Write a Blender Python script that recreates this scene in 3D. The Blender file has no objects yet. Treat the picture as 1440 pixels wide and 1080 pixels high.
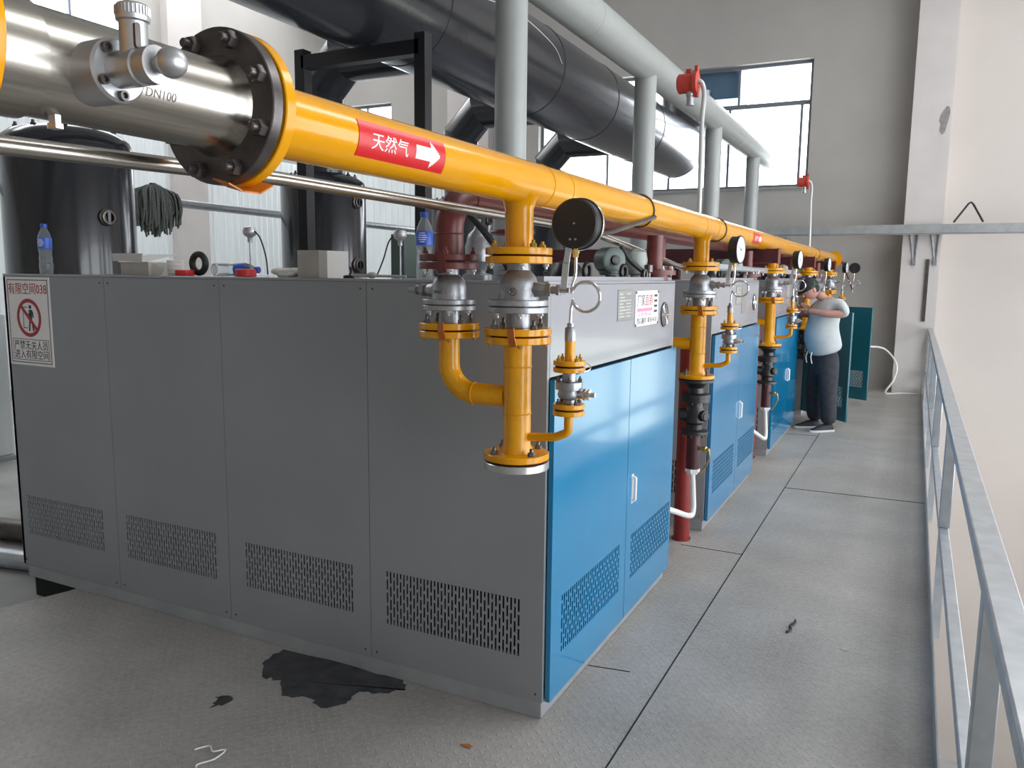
import bpy, bmesh, math, random
from mathutils import Vector, Matrix
random.seed(7)
PI = math.pi
sc = bpy.context.scene
COL = sc.collection

# ------------------------------------------------------------------ camera
CAM = dict(p=(1.1906, -2.6705, 1.721), yaw=0.4639, pitch=0.1352, roll=0.0107, f=1125.47)
def make_camera():
    y, t, r = CAM['yaw'], CAM['pitch'], CAM['roll']
    d = Vector((-math.sin(y)*math.cos(t), math.cos(y)*math.cos(t), -math.sin(t)))
    rt = Vector((math.cos(y), math.sin(y), 0)); up = rt.cross(d)
    r2 = rt*math.cos(r) + up*math.sin(r); u2 = up*math.cos(r) - rt*math.sin(r)
    cd = bpy.data.cameras.new('camera'); co = bpy.data.objects.new('camera', cd); COL.objects.link(co)
    m = Matrix((r2, u2, -d)).transposed().to_4x4(); m.translation = Vector(CAM['p'])
    co.matrix_world = m
    cd.sensor_fit = 'HORIZONTAL'; cd.sensor_width = 36; cd.lens = CAM['f']/1440*36
    cd.clip_start = .02; cd.clip_end = 200
    sc.camera = co
make_camera()

# ------------------------------------------------------------------ world, daylight portals, exposure
W = bpy.data.worlds.new('sky'); sc.world = W; W.use_nodes = True
bg = W.node_tree.nodes['Background']; bg.inputs[0].default_value = (.95, .975, 1.0, 1); bg.inputs[1].default_value = 7.5
vs = sc.view_settings
vs.view_transform = 'Standard'; vs.look = 'None'; vs.gamma = 1; vs.use_curve_mapping = False
vs.exposure = -0.15
def portal(name, loc, normal, sx, sy):
    l = bpy.data.lights.new(name, 'AREA'); l.shape = 'RECTANGLE'; l.size = sx; l.size_y = sy; l.energy = 1
    l.cycles.is_portal = True
    o = bpy.data.objects.new(name, l); COL.objects.link(o); o.location = loc
    n = Vector(normal); z = -n
    upv = Vector((0, 0, 1)) if abs(n.z) < .9 else Vector((0, 1, 0)); x = upv.cross(z).normalized(); yv = z.cross(x)
    m = Matrix((x, yv, z)).transposed().to_4x4(); m.translation = Vector(loc); o.matrix_world = m
XR = 8.5            # far wall of the open hall on the right
HALL_WIN = [(-4.6, -1.0, -1.2, 4.9), (-.4, 3.2, -1.2, 4.9), (3.8, 7.4, -1.2, 4.9), (8.0, 10.8, -1.2, 4.9)]
for a, b, c, d in HALL_WIN: portal('hall_daylight', (XR+.05, (a+b)/2, (c+d)/2), (-1, 0, 0), b-a, d-c)
BW = (-5.3, -.51, 3.2, 5.19)
portal('window_daylight', ((BW[0]+BW[1])/2, 11.5, (BW[2]+BW[3])/2), (0, -1, 0), BW[1]-BW[0], BW[3]-BW[2])
BW3 = (-10.05, -8.615, 3.95, 5.18)
portal('window_daylight', ((BW3[0]+BW3[1])/2, 11.5, (BW3[2]+BW3[3])/2), (0, -1, 0), BW3[1]-BW3[0], BW3[3]-BW3[2])
HBW = (2.9, 5.6, -1.45, .62)      # low window in the end wall of the hall
portal('hall_end_daylight', ((HBW[0]+HBW[1])/2, 11.5, (HBW[2]+HBW[3])/2), (0, -1, 0), HBW[1]-HBW[0], HBW[3]-HBW[2])
LW = [(2.6, 6.62, 5.43, 6.15)]
for a, b, c, d in LW: portal('side_daylight', (-10.46, (a+b)/2, (c+d)/2), (1, 0, 0), b-a, d-c)
ADDED_ROOF = [(-9.9, -8.1, -1.0, 10.0), (2.2, 4.0, 1.0, 9.0)]      # invented roof openings out of view, added to light walkway and cladding
for a, b, c, d in ADDED_ROOF:
    portal('added_roof_daylight', ((a+b)/2, (c+d)/2, 7.32), (0, 0, -1), b-a, d-c)

# ------------------------------------------------------------------ materials
MATS = {}
def mat(name, col, rough=.5, metal=0., noise=0., nscale=8., bump=0., bscale=60., coat=0., spec=None, trans=0., stretch=None):
    if name in MATS: return MATS[name]
    m = bpy.data.materials.new(name); m.use_nodes = True; nt = m.node_tree; b = nt.nodes['Principled BSDF']
    c = tuple(col)+(1,)
    b.inputs['Base Color'].default_value = c; b.inputs['Roughness'].default_value = rough; b.inputs['Metallic'].default_value = metal
    if coat: b.inputs['Coat Weight'].default_value = coat; b.inputs['Coat Roughness'].default_value = .08
    if spec is not None: b.inputs['Specular IOR Level'].default_value = spec
    if trans: b.inputs['Transmission Weight'].default_value = trans
    tc = None
    if noise or bump:
        tc = nt.nodes.new('ShaderNodeTexCoord'); mp = nt.nodes.new('ShaderNodeMapping'); nt.links.new(tc.outputs['Object'], mp.inputs[0])
        if stretch: mp.inputs['Scale'].default_value = stretch
    if noise:
        n = nt.nodes.new('ShaderNodeTexNoise'); n.inputs['Scale'].default_value = nscale; n.inputs['Detail'].default_value = 6
        nt.links.new(mp.outputs[0], n.inputs[0])
        r = nt.nodes.new('ShaderNodeMapRange'); r.inputs[1].default_value = .3; r.inputs[2].default_value = .7
        r.inputs[3].default_value = 1-noise; r.inputs[4].default_value = 1+noise
        nt.links.new(n.outputs[0], r.inputs[0])
        mx = nt.nodes.new('ShaderNodeVectorMath'); mx.operation = 'MULTIPLY'; mx.inputs[0].default_value = col
        nt.links.new(r.outputs[0], mx.inputs[1]); nt.links.new(mx.outputs[0], b.inputs['Base Color'])
    if bump:
        n2 = nt.nodes.new('ShaderNodeTexNoise'); n2.inputs['Scale'].default_value = bscale; n2.inputs['Detail'].default_value = 4
        nt.links.new(mp.outputs[0], n2.inputs[0])
        bp = nt.nodes.new('ShaderNodeBump'); bp.inputs['Strength'].default_value = bump; bp.inputs['Distance'].default_value = .01
        nt.links.new(n2.outputs[0], bp.inputs['Height']); nt.links.new(bp.outputs[0], b.inputs['Normal'])
    MATS[name] = m
    return m
def glassy(name, tint=(1, 1, 1), amount=.12, rough=.02, milk=0.):
    if name in MATS: return MATS[name]
    m = bpy.data.materials.new(name); m.use_nodes = True; nt = m.node_tree; nt.nodes.clear()
    o = nt.nodes.new('ShaderNodeOutputMaterial'); t = nt.nodes.new('ShaderNodeBsdfTransparent'); g = nt.nodes.new('ShaderNodeBsdfGlossy')
    t.inputs[0].default_value = tuple(tint)+(1,); g.inputs['Roughness'].default_value = rough
    f = nt.nodes.new('ShaderNodeLayerWeight'); f.inputs[0].default_value = amount
    mx = nt.nodes.new('ShaderNodeMixShader'); nt.links.new(f.outputs['Fresnel'], mx.inputs[0])
    nt.links.new(t.outputs[0], mx.inputs[1]); nt.links.new(g.outputs[0], mx.inputs[2]); nt.links.new(mx.outputs[0], o.inputs[0])
    if milk:
        d = nt.nodes.new('ShaderNodeBsdfTranslucent'); d.inputs[0].default_value = (.8, .83, .85, 1); d2 = nt.nodes.new('ShaderNodeBsdfDiffuse'); d2.inputs[0].default_value = (.8, .83, .85, 1)
        a = nt.nodes.new('ShaderNodeMixShader'); a.inputs[0].default_value = .5; nt.links.new(d.outputs[0], a.inputs[1]); nt.links.new(d2.outputs[0], a.inputs[2])
        m2 = nt.nodes.new('ShaderNodeMixShader'); m2.inputs[0].default_value = milk; nt.links.new(mx.outputs[0], m2.inputs[1]); nt.links.new(a.outputs[0], m2.inputs[2]); nt.links.new(m2.outputs[0], o.inputs[0])
    MATS[name] = m; return m

M_wall = mat('shaded_wall_plaster', (.42, .40, .375), .85, noise=.05, nscale=1.2, bump=.15, bscale=30)  # darker copy of the hall plaster, shade put into its colour
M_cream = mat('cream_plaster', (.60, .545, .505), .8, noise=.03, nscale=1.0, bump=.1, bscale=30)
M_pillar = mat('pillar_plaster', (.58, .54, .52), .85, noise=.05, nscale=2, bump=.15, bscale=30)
M_patch = mat('bare_cement', (.27, .245, .24), .9, noise=.2, nscale=20)
M_ceil = mat('ceiling_plaster', (.5, .49, .47), .9)
M_sheet = mat('white_cladding', (.86, .90, .91), .35, noise=.05, nscale=3, stretch=(1, 4, .3))
M_cabgrey = mat('grey_cabinet_paint', (.285, .30, .315), .42, noise=.05, nscale=2.2, coat=.15)
M_frontgrey = mat('lit_grey_cabinet_paint', (.30, .305, .33), .20, noise=.04, nscale=2, coat=.35)  # same grey paint, lightened a little where the hall lights it
M_plinth = mat('grey_plinth_paint', (.34, .35, .36), .5, noise=.1, nscale=6)
M_blue = mat('blue_door_paint', (.004, .21, .43), .16, noise=.05, nscale=2, coat=.6)
M_teal = mat('teal_door_paint', (.012, .13, .17), .3, noise=.06, nscale=3)
M_dark = mat('dark_interior', (.012, .012, .014), .9)
M_yellow = mat('yellow_gas_paint', (.74, .32, .002), .17, noise=.05, nscale=9, bump=.04, bscale=70, coat=.1, spec=.38)
M_yellow2 = mat('yellow_pipe_paint', (.76, .34, .003), .26, noise=.08, nscale=14, bump=.1, bscale=60, coat=.1, spec=.4)
M_maroon = mat('maroon_pipe_paint', (.15, .028, .024), .4, noise=.15, nscale=12)
M_maroondk = mat('dark_maroon_beam_paint', (.07, .015, .02), .4, noise=.1, nscale=8)
M_red = mat('red_floor_pipe_paint', (.26, .025, .02), .4, noise=.15, nscale=12)
M_steel = mat('cast_steel', (.34, .345, .36), .38, .75, noise=.18, nscale=22, bump=.15, bscale=80)
M_steeldk = mat('dark_steel', (.13, .115, .11), .35, .8, noise=.25, nscale=18)
M_stain = mat('stainless', (.50, .465, .41), .27, 1., noise=.12, nscale=5, stretch=(30, 1, 30))
M_alu = mat('aluminium', (.52, .52, .53), .4, .9, noise=.04, nscale=10)
M_galv = mat('galvanised_tube', (.50, .53, .56), .36, .65, noise=.12, nscale=14)
M_chrome = mat('bright_steel', (.75, .75, .76), .2, 1.)
M_boltyl = mat('yellow_bolt', (.42, .25, .03), .4, .5)
M_zinc = mat('zinc_bolt', (.6, .6, .6), .3, .9)
M_gasket = mat('gasket', (.05, .008, .006), .8)
M_rust = mat('orange_primer_strap', (.55, .15, .01), .4)
M_greypipe = mat('light_grey_pipe_paint', (.33, .345, .33), .38, noise=.05, nscale=5, coat=.1)
M_black = mat('black_tank_paint', (.022, .023, .028), .20, noise=.15, nscale=3, bump=.06, bscale=9, coat=.3)
M_duct = mat('black_duct_paint', (.028, .030, .036), .24, noise=.15, nscale=3, bump=.04, bscale=5, coat=.25)
M_frame = mat('black_frame_paint', (.010, .010, .012), .4)
M_blackplastic = mat('black_plastic', (.015, .014, .015), .42)
M_white = mat('white_enamel', (.82, .82, .82), .3)
M_paper = mat('white_sign_face', (.90, .87, .86), .4)
M_signred = mat('sign_red', (.42, .02, .025), .5)
M_signblk = mat('sign_black', (.02, .02, .022), .5)
M_labelred = mat('red_vinyl', (.60, .010, .014), .3)
M_labelwhite = mat('white_vinyl', (.88, .86, .86), .35)
M_card = mat('cardboard_grey', (.45, .42, .38), .8, noise=.08, nscale=15)
M_cardwhite = mat('white_carton', (.68, .66, .63), .7)
M_cup = mat('white_cup', (.82, .80, .74), .5)
M_redcap = mat('red_plastic', (.62, .03, .035), .35)
M_bluecap = mat('blue_plastic', (.03, .09, .50), .35)
M_bluelab = mat('blue_label', (.04, .12, .62), .35)
M_clear = glassy('clear_plastic', (.93, .95, .96), .22, .08, .16)
M_glass = glassy('window_glass', (.97, .985, 1.), .06, .01)
M_tint = glassy('dimming_glass', (.60, .62, .58), .06, .05)  # made-up tint, dims the low hall window's reflection in the doors
M_mop = mat('grey_mop_yarn', (.16, .17, .155), .95, noise=.3, nscale=60)
M_rubber = mat('black_rubber', (.02, .02, .02), .6)
M_detred = mat('red_detector', (.50, .055, .035), .4, noise=.1, nscale=30)
M_conduit = mat('grey_conduit', (.62, .62, .62), .35, .3)
M_green = mat('grey_green_instrument', (.085, .12, .105), .4)
M_greylt = mat('pale_green_instrument', (.36, .40, .36), .4)
M_blackvalve = mat('black_valve_paint', (.022, .020, .022), .32, noise=.2, nscale=20)
M_brass = mat('brass', (.62, .45, .16), .3, .9)
M_hose = mat('white_hose', (.75, .75, .72), .55)
M_winframe = mat('window_frame_grey', (.20, .22, .25), .4, .3)
M_beam = mat('grey_angle_steel', (.36, .37, .37), .45, .4, noise=.1, nscale=10)
M_skin = mat('skin', (.50, .26, .20), .55)
M_shirt = mat('grey_tshirt', (.50, .53, .53), .9, noise=.06, nscale=20, bump=.15, bscale=14)
M_pants = mat('dark_trousers', (.035, .036, .044), .9, noise=.25, nscale=16, bump=.3, bscale=14)
M_cap = mat('black_cap', (.018, .018, .024), .8)
M_capgreen = mat('green_cap_patch', (.03, .10, .05), .8)
M_shoe = mat('black_shoe', (.02, .02, .024), .6)
M_sole = mat('white_sole', (.7, .7, .7), .6)
M_hair = mat('black_hair', (.012, .01, .01), .7)
M_cablewhite = mat('white_cable', (.8, .78, .74), .5)  # plain off-white of the loose cable and duct wire
M_wet = mat('wet_stain', (.05, .05, .055), .25, noise=.3, nscale=14)
M_orange = mat('orange_leaf', (.45, .16, .03), .7)
M_bluetank = mat('outdoor_blue', (.085, .14, .20), .5)
M_plate = mat('rating_plate_metal', (.30, .30, .29), .4, .5)
M_plateink = mat('rating_plate_ink', (.55, .54, .50), .5)
M_pink = mat('pink_ink', (.75, .25, .40), .5)
M_dial = mat('gauge_dial_white', (.72, .78, .84), .35)

def floor_material():
    m = bpy.data.materials.new('checker_plate_steel'); m.use_nodes = True; nt = m.node_tree; b = nt.nodes['Principled BSDF']
    N = nt.nodes.new; L = nt.links.new
    g = N('ShaderNodeNewGeometry')
    def math_(op, a, b_=None, c=None):
        n = N('ShaderNodeMath'); n.operation = op
        for i, v in enumerate((a, b_, c)):
            if v is None: continue
            if isinstance(v, (int, float)): n.inputs[i].default_value = v
            else: L(v, n.inputs[i])
        return n.outputs[0]
    sp = N('ShaderNodeSeparateXYZ'); L(g.outputs['Position'], sp.inputs[0])
    s = 1/.030
    # lattice turned 45 degrees, lugs alternate direction
    a = math_('MULTIPLY', math_('ADD', sp.outputs[0], sp.outputs[1]), .7071*s)
    c = math_('MULTIPLY', math_('SUBTRACT', sp.outputs[0], sp.outputs[1]), .7071*s)
    fa, fc = math_('FLOOR', a), math_('FLOOR', c)
    la = math_('SUBTRACT', math_('SUBTRACT', a, fa), .5); lc = math_('SUBTRACT', math_('SUBTRACT', c, fc), .5)
    par = math_('FLOORED_MODULO', math_('ADD', fa, fc), 2.)
    ipar = math_('SUBTRACT', 1., par)
    u = math_('ADD', math_('MULTIPLY', la, par), math_('MULTIPLY', lc, ipar))
    v = math_('ADD', math_('MULTIPLY', lc, par), math_('MULTIPLY', la, ipar))
    d = math_('ADD', math_('POWER', math_('ABSOLUTE', math_('DIVIDE', u, .46)), 2.), math_('POWER', math_('ABSOLUTE', math_('DIVIDE', v, .13)), 2.))
    h = N('ShaderNodeMapRange'); h.inputs[1].default_value = .35; h.inputs[2].default_value = 1.1; h.inputs[3].default_value = 1.; h.inputs[4].default_value = 0.
    L(d, h.inputs[0])
    n1 = N('ShaderNodeTexNoise'); n1.inputs['Scale'].default_value = 1.6; n1.inputs['Detail'].default_value = 8; L(g.outputs['Position'], n1.inputs[0])
    n2 = N('ShaderNodeTexNoise'); n2.inputs['Scale'].default_value = 35; n2.inputs['Detail'].default_value = 4; L(g.outputs['Position'], n2.inputs[0])
    cr = N('ShaderNodeValToRGB'); cr.color_ramp.elements[0].position = .3; cr.color_ramp.elements[0].color = (.385, .37, .345, 1)
    cr.color_ramp.elements[1].position = .72; cr.color_ramp.elements[1].color = (.565, .54, .51, 1)
    L(n1.outputs[0], cr.inputs[0])
    mx = N('ShaderNodeMix'); mx.data_type = 'RGBA'; mx.blend_type = 'MULTIPLY'; mx.inputs[0].default_value = .4
    L(cr.outputs[0], mx.inputs[6]); L(n2.outputs[0], mx.inputs[7])
    mx2 = N('ShaderNodeMix'); mx2.data_type = 'RGBA'; mx2.inputs[7].default_value = (.62, .60, .575, 1)
    L(math_('MULTIPLY', h.outputs[0], .30), mx2.inputs[0]); L(mx.outputs[2], mx2.inputs[6])
    L(mx2.outputs[2], b.inputs['Base Color'])
    b.inputs['Metallic'].default_value = .15; b.inputs['Roughness'].default_value = .55
    bp = N('ShaderNodeBump'); bp.inputs['Strength'].default_value = .9; bp.inputs['Distance'].default_value = .003
    L(math_('ADD', h.outputs[0], math_('MULTIPLY', n2.outputs[0], .15)), bp.inputs['Height']); L(bp.outputs[0], b.inputs['Normal'])
    MATS['checker'] = m; return m
M_floor = floor_material()
M_floor2 = mat('concrete_floor', (.36, .36, .35), .7, noise=.2, nscale=2)

# ------------------------------------------------------------------ mesh builder
WLOC = {}
def wl(o): return WLOC.get(o.name, Vector((0, 0, 0))) if o else Vector((0, 0, 0))
def frame_of(axis):
    z = Vector(axis).normalized(); h = Vector((0, 0, 1)) if abs(z.z) < .9 else Vector((1, 0, 0))
    x = h.cross(z).normalized(); return x, z.cross(x), z
class MB:
    def __init__(s): s.v = []; s.f = []; s.m = []; s.cur = 0
    def add(s, vs_, fs, mi=None):
        k = len(s.v); s.v += [Vector(v) for v in vs_]; s.f += [tuple(i+k for i in f) for f in fs]; s.m += [s.cur if mi is None else mi]*len(fs); return s
    def box(s, a, b, mi=None):
        x0, y0, z0 = a; x1, y1, z1 = b
        return s.add([(x0,y0,z0),(x1,y0,z0),(x1,y1,z0),(x0,y1,z0),(x0,y0,z1),(x1,y0,z1),(x1,y1,z1),(x0,y1,z1)],
                     [(0,3,2,1),(4,5,6,7),(0,1,5,4),(1,2,6,5),(2,3,7,6),(3,0,4,7)], mi)
    def obox(s, c, ax, ay, az, mi=None):   # oriented box, half-axis vectors
        c, ax, ay, az = map(Vector, (c, ax, ay, az))
        vs_ = [c+i*ax+j*ay+k*az for k in (-1,1) for i, j in ((-1,-1),(1,-1),(1,1),(-1,1))]
        return s.add(vs_, [(0,3,2,1),(4,5,6,7),(0,1,5,4),(1,2,6,5),(2,3,7,6),(3,0,4,7)], mi)
    def bar(s, p, q, w, h, up=(0,0,1), mi=None):
        p, q = Vector(p), Vector(q); d = q-p; z = d.normalized(); u = Vector(up); x = u.cross(z)
        if x.length < 1e-4: x = Vector((1,0,0)).cross(z)
        x.normalize(); y = z.cross(x)
        return s.obox((p+q)/2, x*w/2, y*h/2, d/2, mi)
    def lathe(s, base, axis, prof, n=32, mi=None, cap=True):
        x, y, z = frame_of(axis); base = Vector(base); vs_ = []; fs = []
        for (r, h) in prof:
            for i in range(n):
                a = 2*PI*i/n; vs_.append(base+z*h+(x*math.cos(a)+y*math.sin(a))*r)
        for j in range(len(prof)-1):
            for i in range(n):
                k = (i+1) % n; fs.append((j*n+i, j*n+k, (j+1)*n+k, (j+1)*n+i))
        if cap:
            fs.append(tuple(range(n))[::-1]); m0 = (len(prof)-1)*n; fs.append(tuple(range(m0, m0+n)))
        return s.add(vs_, fs, mi)
    def cyl(s, p, q, r, n=24, r2=None, mi=None):
        p, q = Vector(p), Vector(q); return s.lathe(p, q-p, [(r, 0), (r if r2 is None else r2, (q-p).length)], n, mi)
    def disc(s, c, axis, r, t, n=40, ch=.002, mi=None):
        return s.lathe(c, axis, [(r-ch, 0), (r, ch), (r, t-ch), (r-ch, t)], n, mi)
    def sphere(s, c, r, n=24, m=14, sc_=(1,1,1), mi=None):
        c = Vector(c); vs_ = []; fs = []
        for j in range(m+1):
            t = PI*j/m
            for i in range(n):
                a = 2*PI*i/n; vs_.append(c+Vector((math.sin(t)*math.cos(a)*r*sc_[0], math.sin(t)*math.sin(a)*r*sc_[1], math.cos(t)*r*sc_[2])))
        for j in range(m):
            for i in range(n):
                k = (i+1) % n; fs.append((j*n+i, (j+1)*n+i, (j+1)*n+k, j*n+k))
        return s.add(vs_, fs, mi)
    def tube(s, pts, r, n=16, mi=None, closed=False):
        P = [Vector(p) for p in pts]; m = len(P)
        rs = r if isinstance(r, (list, tuple)) else [r]*m
        T = []
        for i in range(m):
            if closed: t = P[(i+1) % m]-P[i-1]
            else: t = P[min(i+1, m-1)]-P[max(i-1, 0)]
            T.append(t.normalized())
        x, y, z = frame_of(T[0]); vs_ = []; fs = []
        for i in range(m):
            if i:
                q = T[i-1].rotation_difference(T[i]); x = q @ x; y = q @ y
            for j in range(n):
                a = 2*PI*j/n; vs_.append(P[i]+(x*math.cos(a)+y*math.sin(a))*rs[i])
        for i in range(m if closed else m-1):
            i2 = (i+1) % m
            for j in range(n):
                k = (j+1) % n; fs.append((i*n+j, i*n+k, i2*n+k, i2*n+j))
        if not closed: fs.append(tuple(range(n))[::-1]); fs.append(tuple(range((m-1)*n, m*n)))
        return s.add(vs_, fs, mi)
    def torus(s, c, axis, R, r, n=40, m=12, mi=None):
        x, y, z = frame_of(axis); c = Vector(c)
        return s.tube([c+(x*math.cos(2*PI*i/n)+y*math.sin(2*PI*i/n))*R for i in range(n)], r, m, mi, True)
    def prism(s, poly, fn, t0, t1, mi=None):   # polygon (u,v) extruded along fn(u,v,t)
        n = len(poly); vs_ = [fn(u, v, t0) for u, v in poly]+[fn(u, v, t1) for u, v in poly]
        fs = [tuple(range(n))[::-1], tuple(range(n, 2*n))]+[(i, (i+1) % n, n+(i+1) % n, n+i) for i in range(n)]
        return s.add(vs_, fs, mi)
    def bolt(s, p, axis, r=.009, h=.010, stud=.010, mi=None):   # hex nut with stud end
        x, y, z = frame_of(axis); p = Vector(p)
        s.lathe(p, axis, [(r, 0), (r, h*.8), (r*.86, h)], 6, mi); s.lathe(p+z*h*.9, axis, [(r*.52, 0), (r*.52, stud), (r*.4, stud+.002)], 10, mi)
        return s
    def build(s, name, mats, parent=None, origin=None, sharp=38, bevel=0.):
        me = bpy.data.meshes.new(name)
        base = Vector(origin) if origin is not None else wl(parent)
        me.from_pydata([v-base for v in s.v], [], s.f)
        bm = bmesh.new(); bm.from_mesh(me); bmesh.ops.recalc_face_normals(bm, faces=bm.faces); bm.to_mesh(me); bm.free()
        if not isinstance(mats, (list, tuple)): mats = [mats]
        for m in mats: me.materials.append(m)
        me.polygons.foreach_set('material_index', s.m)
        me.polygons.foreach_set('use_smooth', [True]*len(me.polygons)); me.set_sharp_from_angle(angle=math.radians(sharp))
        me.update()
        o = bpy.data.objects.new(name, me); COL.objects.link(o)
        if parent is not None: o.parent = parent
        o.location = base-wl(parent); WLOC[o.name] = base.copy()
        if bevel:
            b = o.modifiers.new('bevel', 'BEVEL'); b.width = bevel; b.segments = 2; b.limit_method = 'ANGLE'
        return o
def arc(c, u, v, R, a0, a1, n=10):
    c, u, v = Vector(c), Vector(u), Vector(v)
    return [c+u*R*math.cos(a0+(a1-a0)*i/n)+v*R*math.sin(a0+(a1-a0)*i/n) for i in range(n+1)]
def fillet(pts, R, n=7):
    P = [Vector(p) for p in pts]; out = [P[0]]
    for i in range(1, len(P)-1):
        a, b, c = P[i-1], P[i], P[i+1]; d1 = (a-b); d2 = (c-b); r = min(R, d1.length*.49, d2.length*.49)
        d1.normalize(); d2.normalize()
        ang = d1.angle(d2); t = min(r/math.tan(ang/2) if ang < PI-.01 else 0, (a-b).length*.49, (c-b).length*.49)
        p0, p1 = b+d1*t, b+d2*t
        for k in range(n+1):
            s_ = k/n; out.append((1-s_)**2*p0+2*s_*(1-s_)*b+s_*s_*p1)
    out.append(P[-1]); return out
def smooth_path(pts, n=8):
    P = [Vector(p) for p in pts]; out = []
    for i in range(len(P)-1):
        p0 = P[max(i-1, 0)]; p1 = P[i]; p2 = P[i+1]; p3 = P[min(i+2, len(P)-1)]
        for k in range(n):
            t = k/n; out.append(.5*((2*p1)+(-p0+p2)*t+(2*p0-5*p1+4*p2-p3)*t*t+(-p0+3*p1-3*p2+p3)*t**3))
    out.append(P[-1]); return out
def tag(o, label=None, cat=None, group=None, kind=None):
    if label: o['label'] = label
    if cat: o['category'] = cat
    if group: o['group'] = group
    if kind: o['kind'] = kind
    return o
def thing(name, label, cat, loc, group=None):
    o = bpy.data.objects.new(name, None); COL.objects.link(o); o.location = loc; o.empty_display_size = .1
    WLOC[o.name] = Vector(loc); return tag(o, label, cat, group)
def struct(mb, name, m, **k): return tag(mb.build(name, m, **k), kind='structure')
def copy_tree(o, shift=(0, 0, 0), label=None, parent=None, skip=()):
    c = o.copy(); COL.objects.link(c)
    if parent is not None: c.parent = parent
    else: c.location = o.location+Vector(shift); WLOC[c.name] = wl(o)+Vector(shift)
    if label: c['label'] = label
    for ch in o.children:
        if ch.name.split('.')[0] in skip: continue
        copy_tree(ch, parent=c)
    return c
def text_mesh(mb, s, fn, size, u0=0., v0=0., depth=.0006, align='LEFT', width=None, mi=None):
    """letters as thin solid shapes; fn(u, v, t) places them on a surface"""
    cu = bpy.data.curves.new('t', 'FONT'); cu.body = s; cu.size = size; cu.align_x = align; cu.resolution_u = 3
    o = bpy.data.objects.new('t', cu); COL.objects.link(o)
    dg = bpy.context.evaluated_depsgraph_get(); dg.update(); me = bpy.data.meshes.new_from_object(o.evaluated_get(dg))
    xs = [v.co.x for v in me.vertices] or [0]; w = max(xs)-min(xs); k = (width/w) if width and w else 1.
    x0 = min(xs) if align == 'LEFT' else 0
    bm = bmesh.new(); bm.from_mesh(me); bmesh.ops.triangulate(bm, faces=bm.faces)
    bm.verts.ensure_lookup_table(); n = len(bm.verts)
    pts = [(u0+(v.co.x-x0)*k, v0+v.co.y) for v in bm.verts]
    fs = [tuple(v.index for v in f.verts) for f in bm.faces]
    ed = [(e.verts[0].index, e.verts[1].index) for e in bm.edges if len(e.link_faces) == 1]
    V_ = [fn(u, v, 0) for u, v in pts]+[fn(u, v, depth) for u, v in pts]
    F = [tuple(i+n for i in f) for f in fs]+[(a, b, b+n, a+n) for a, b in ed]
    mb.add(V_, F, mi); bm.free(); bpy.data.objects.remove(o); bpy.data.curves.remove(cu); bpy.data.meshes.remove(me)
    return mb

# ------------------------------------------------------------------ room shell
XP, YB, XLW = 1.365, 11.3, -10.3       # platform edge, back wall, left wall
def wall(u0, u1, v0, v1, holes, fn, t0, t1):
    mb = MB(); us = sorted({u0, u1, *[h[0] for h in holes], *[h[1] for h in holes]}); vv = sorted({v0, v1, *[h[2] for h in holes], *[h[3] for h in holes]})
    for a, b in zip(us, us[1:]):
        for c, d in zip(vv, vv[1:]):
            if any(h[0] <= a and b <= h[1] and h[2] <= c and d <= h[3] for h in holes): continue
            mb.prism([(a, c), (b, c), (b, d), (a, d)], fn, t0, t1)
    return mb
struct(MB().add([(-2.85, -6, 0), (XP, -6, 0), (XP, YB, 0), (-2.80, YB, 0), (-2.80, -.03, 0), (-2.89, -.33, 0), (XLW, -2.6, 0), (XLW, -6, 0)] +
      [(-2.85, -6, -.06), (XP, -6, -.06), (XP, YB, -.06), (-2.80, YB, -.06), (-2.80, -.03, -.06), (-2.89, -.33, -.06), (XLW, -2.6, -.06), (XLW, -6, -.06)],
      [(0,1,2,3,4,5,6,7), (15,14,13,12,11,10,9,8)]+[(i, (i+1) % 8, 8+(i+1) % 8, 8+i) for i in range(8)]), 'floor', M_floor)
struct(MB().box((XLW, -6, -.22), (-2.3, YB, -.12)), 'floor_lower', M_floor2)
struct(MB().box((XP-.05, -6, -6.2), (XR, YB+3, -6.0)), 'floor_hall', M_floor2)
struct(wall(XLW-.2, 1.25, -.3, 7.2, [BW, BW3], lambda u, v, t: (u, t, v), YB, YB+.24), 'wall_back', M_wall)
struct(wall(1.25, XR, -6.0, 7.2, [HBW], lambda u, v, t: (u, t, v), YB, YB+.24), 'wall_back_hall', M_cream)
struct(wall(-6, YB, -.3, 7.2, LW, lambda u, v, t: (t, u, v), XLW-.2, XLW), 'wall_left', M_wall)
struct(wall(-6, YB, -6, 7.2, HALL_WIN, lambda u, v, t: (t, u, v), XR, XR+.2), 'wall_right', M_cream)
struct(MB().box((XLW-.2, -6.2, -6.0), (XR+.2, -6, 7.2)), 'wall_front', M_wall)
struct(wall(XLW-.2, XR+.2, -6.2, YB+.3, ADDED_ROOF, lambda u, v, t: (u, v, t), 7.2, 7.35), 'ceiling', M_ceil)
struct(MB().box((XP-.06, -6, -6), (XP-.02, YB, -.06)), 'wall_platform_edge', M_cream)
# pillar at the end of the walkway with a patch of bare cement
pl = struct(MB().prism([(.955, 10.82), (1.40, 10.82), (1.40, YB), (.955, YB)], lambda u, v, t: (u, v, t), 0, 7.2).box((1.40, 10.82, -6), (1.47, YB, 7.2)), 'trim_1', M_pillar)
MB().prism([(1.435, 4.19), (1.40, 4.20), (1.33, 4.09), (1.31, 4.0), (1.335, 3.96), (1.325, 3.86), (1.36, 3.80), (1.395, 3.83), (1.43, 3.98), (1.45, 4.12)], lambda u, v, t: (u, t, v), 10.818, 10.822).build('cement_patch', M_patch, pl)
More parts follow.
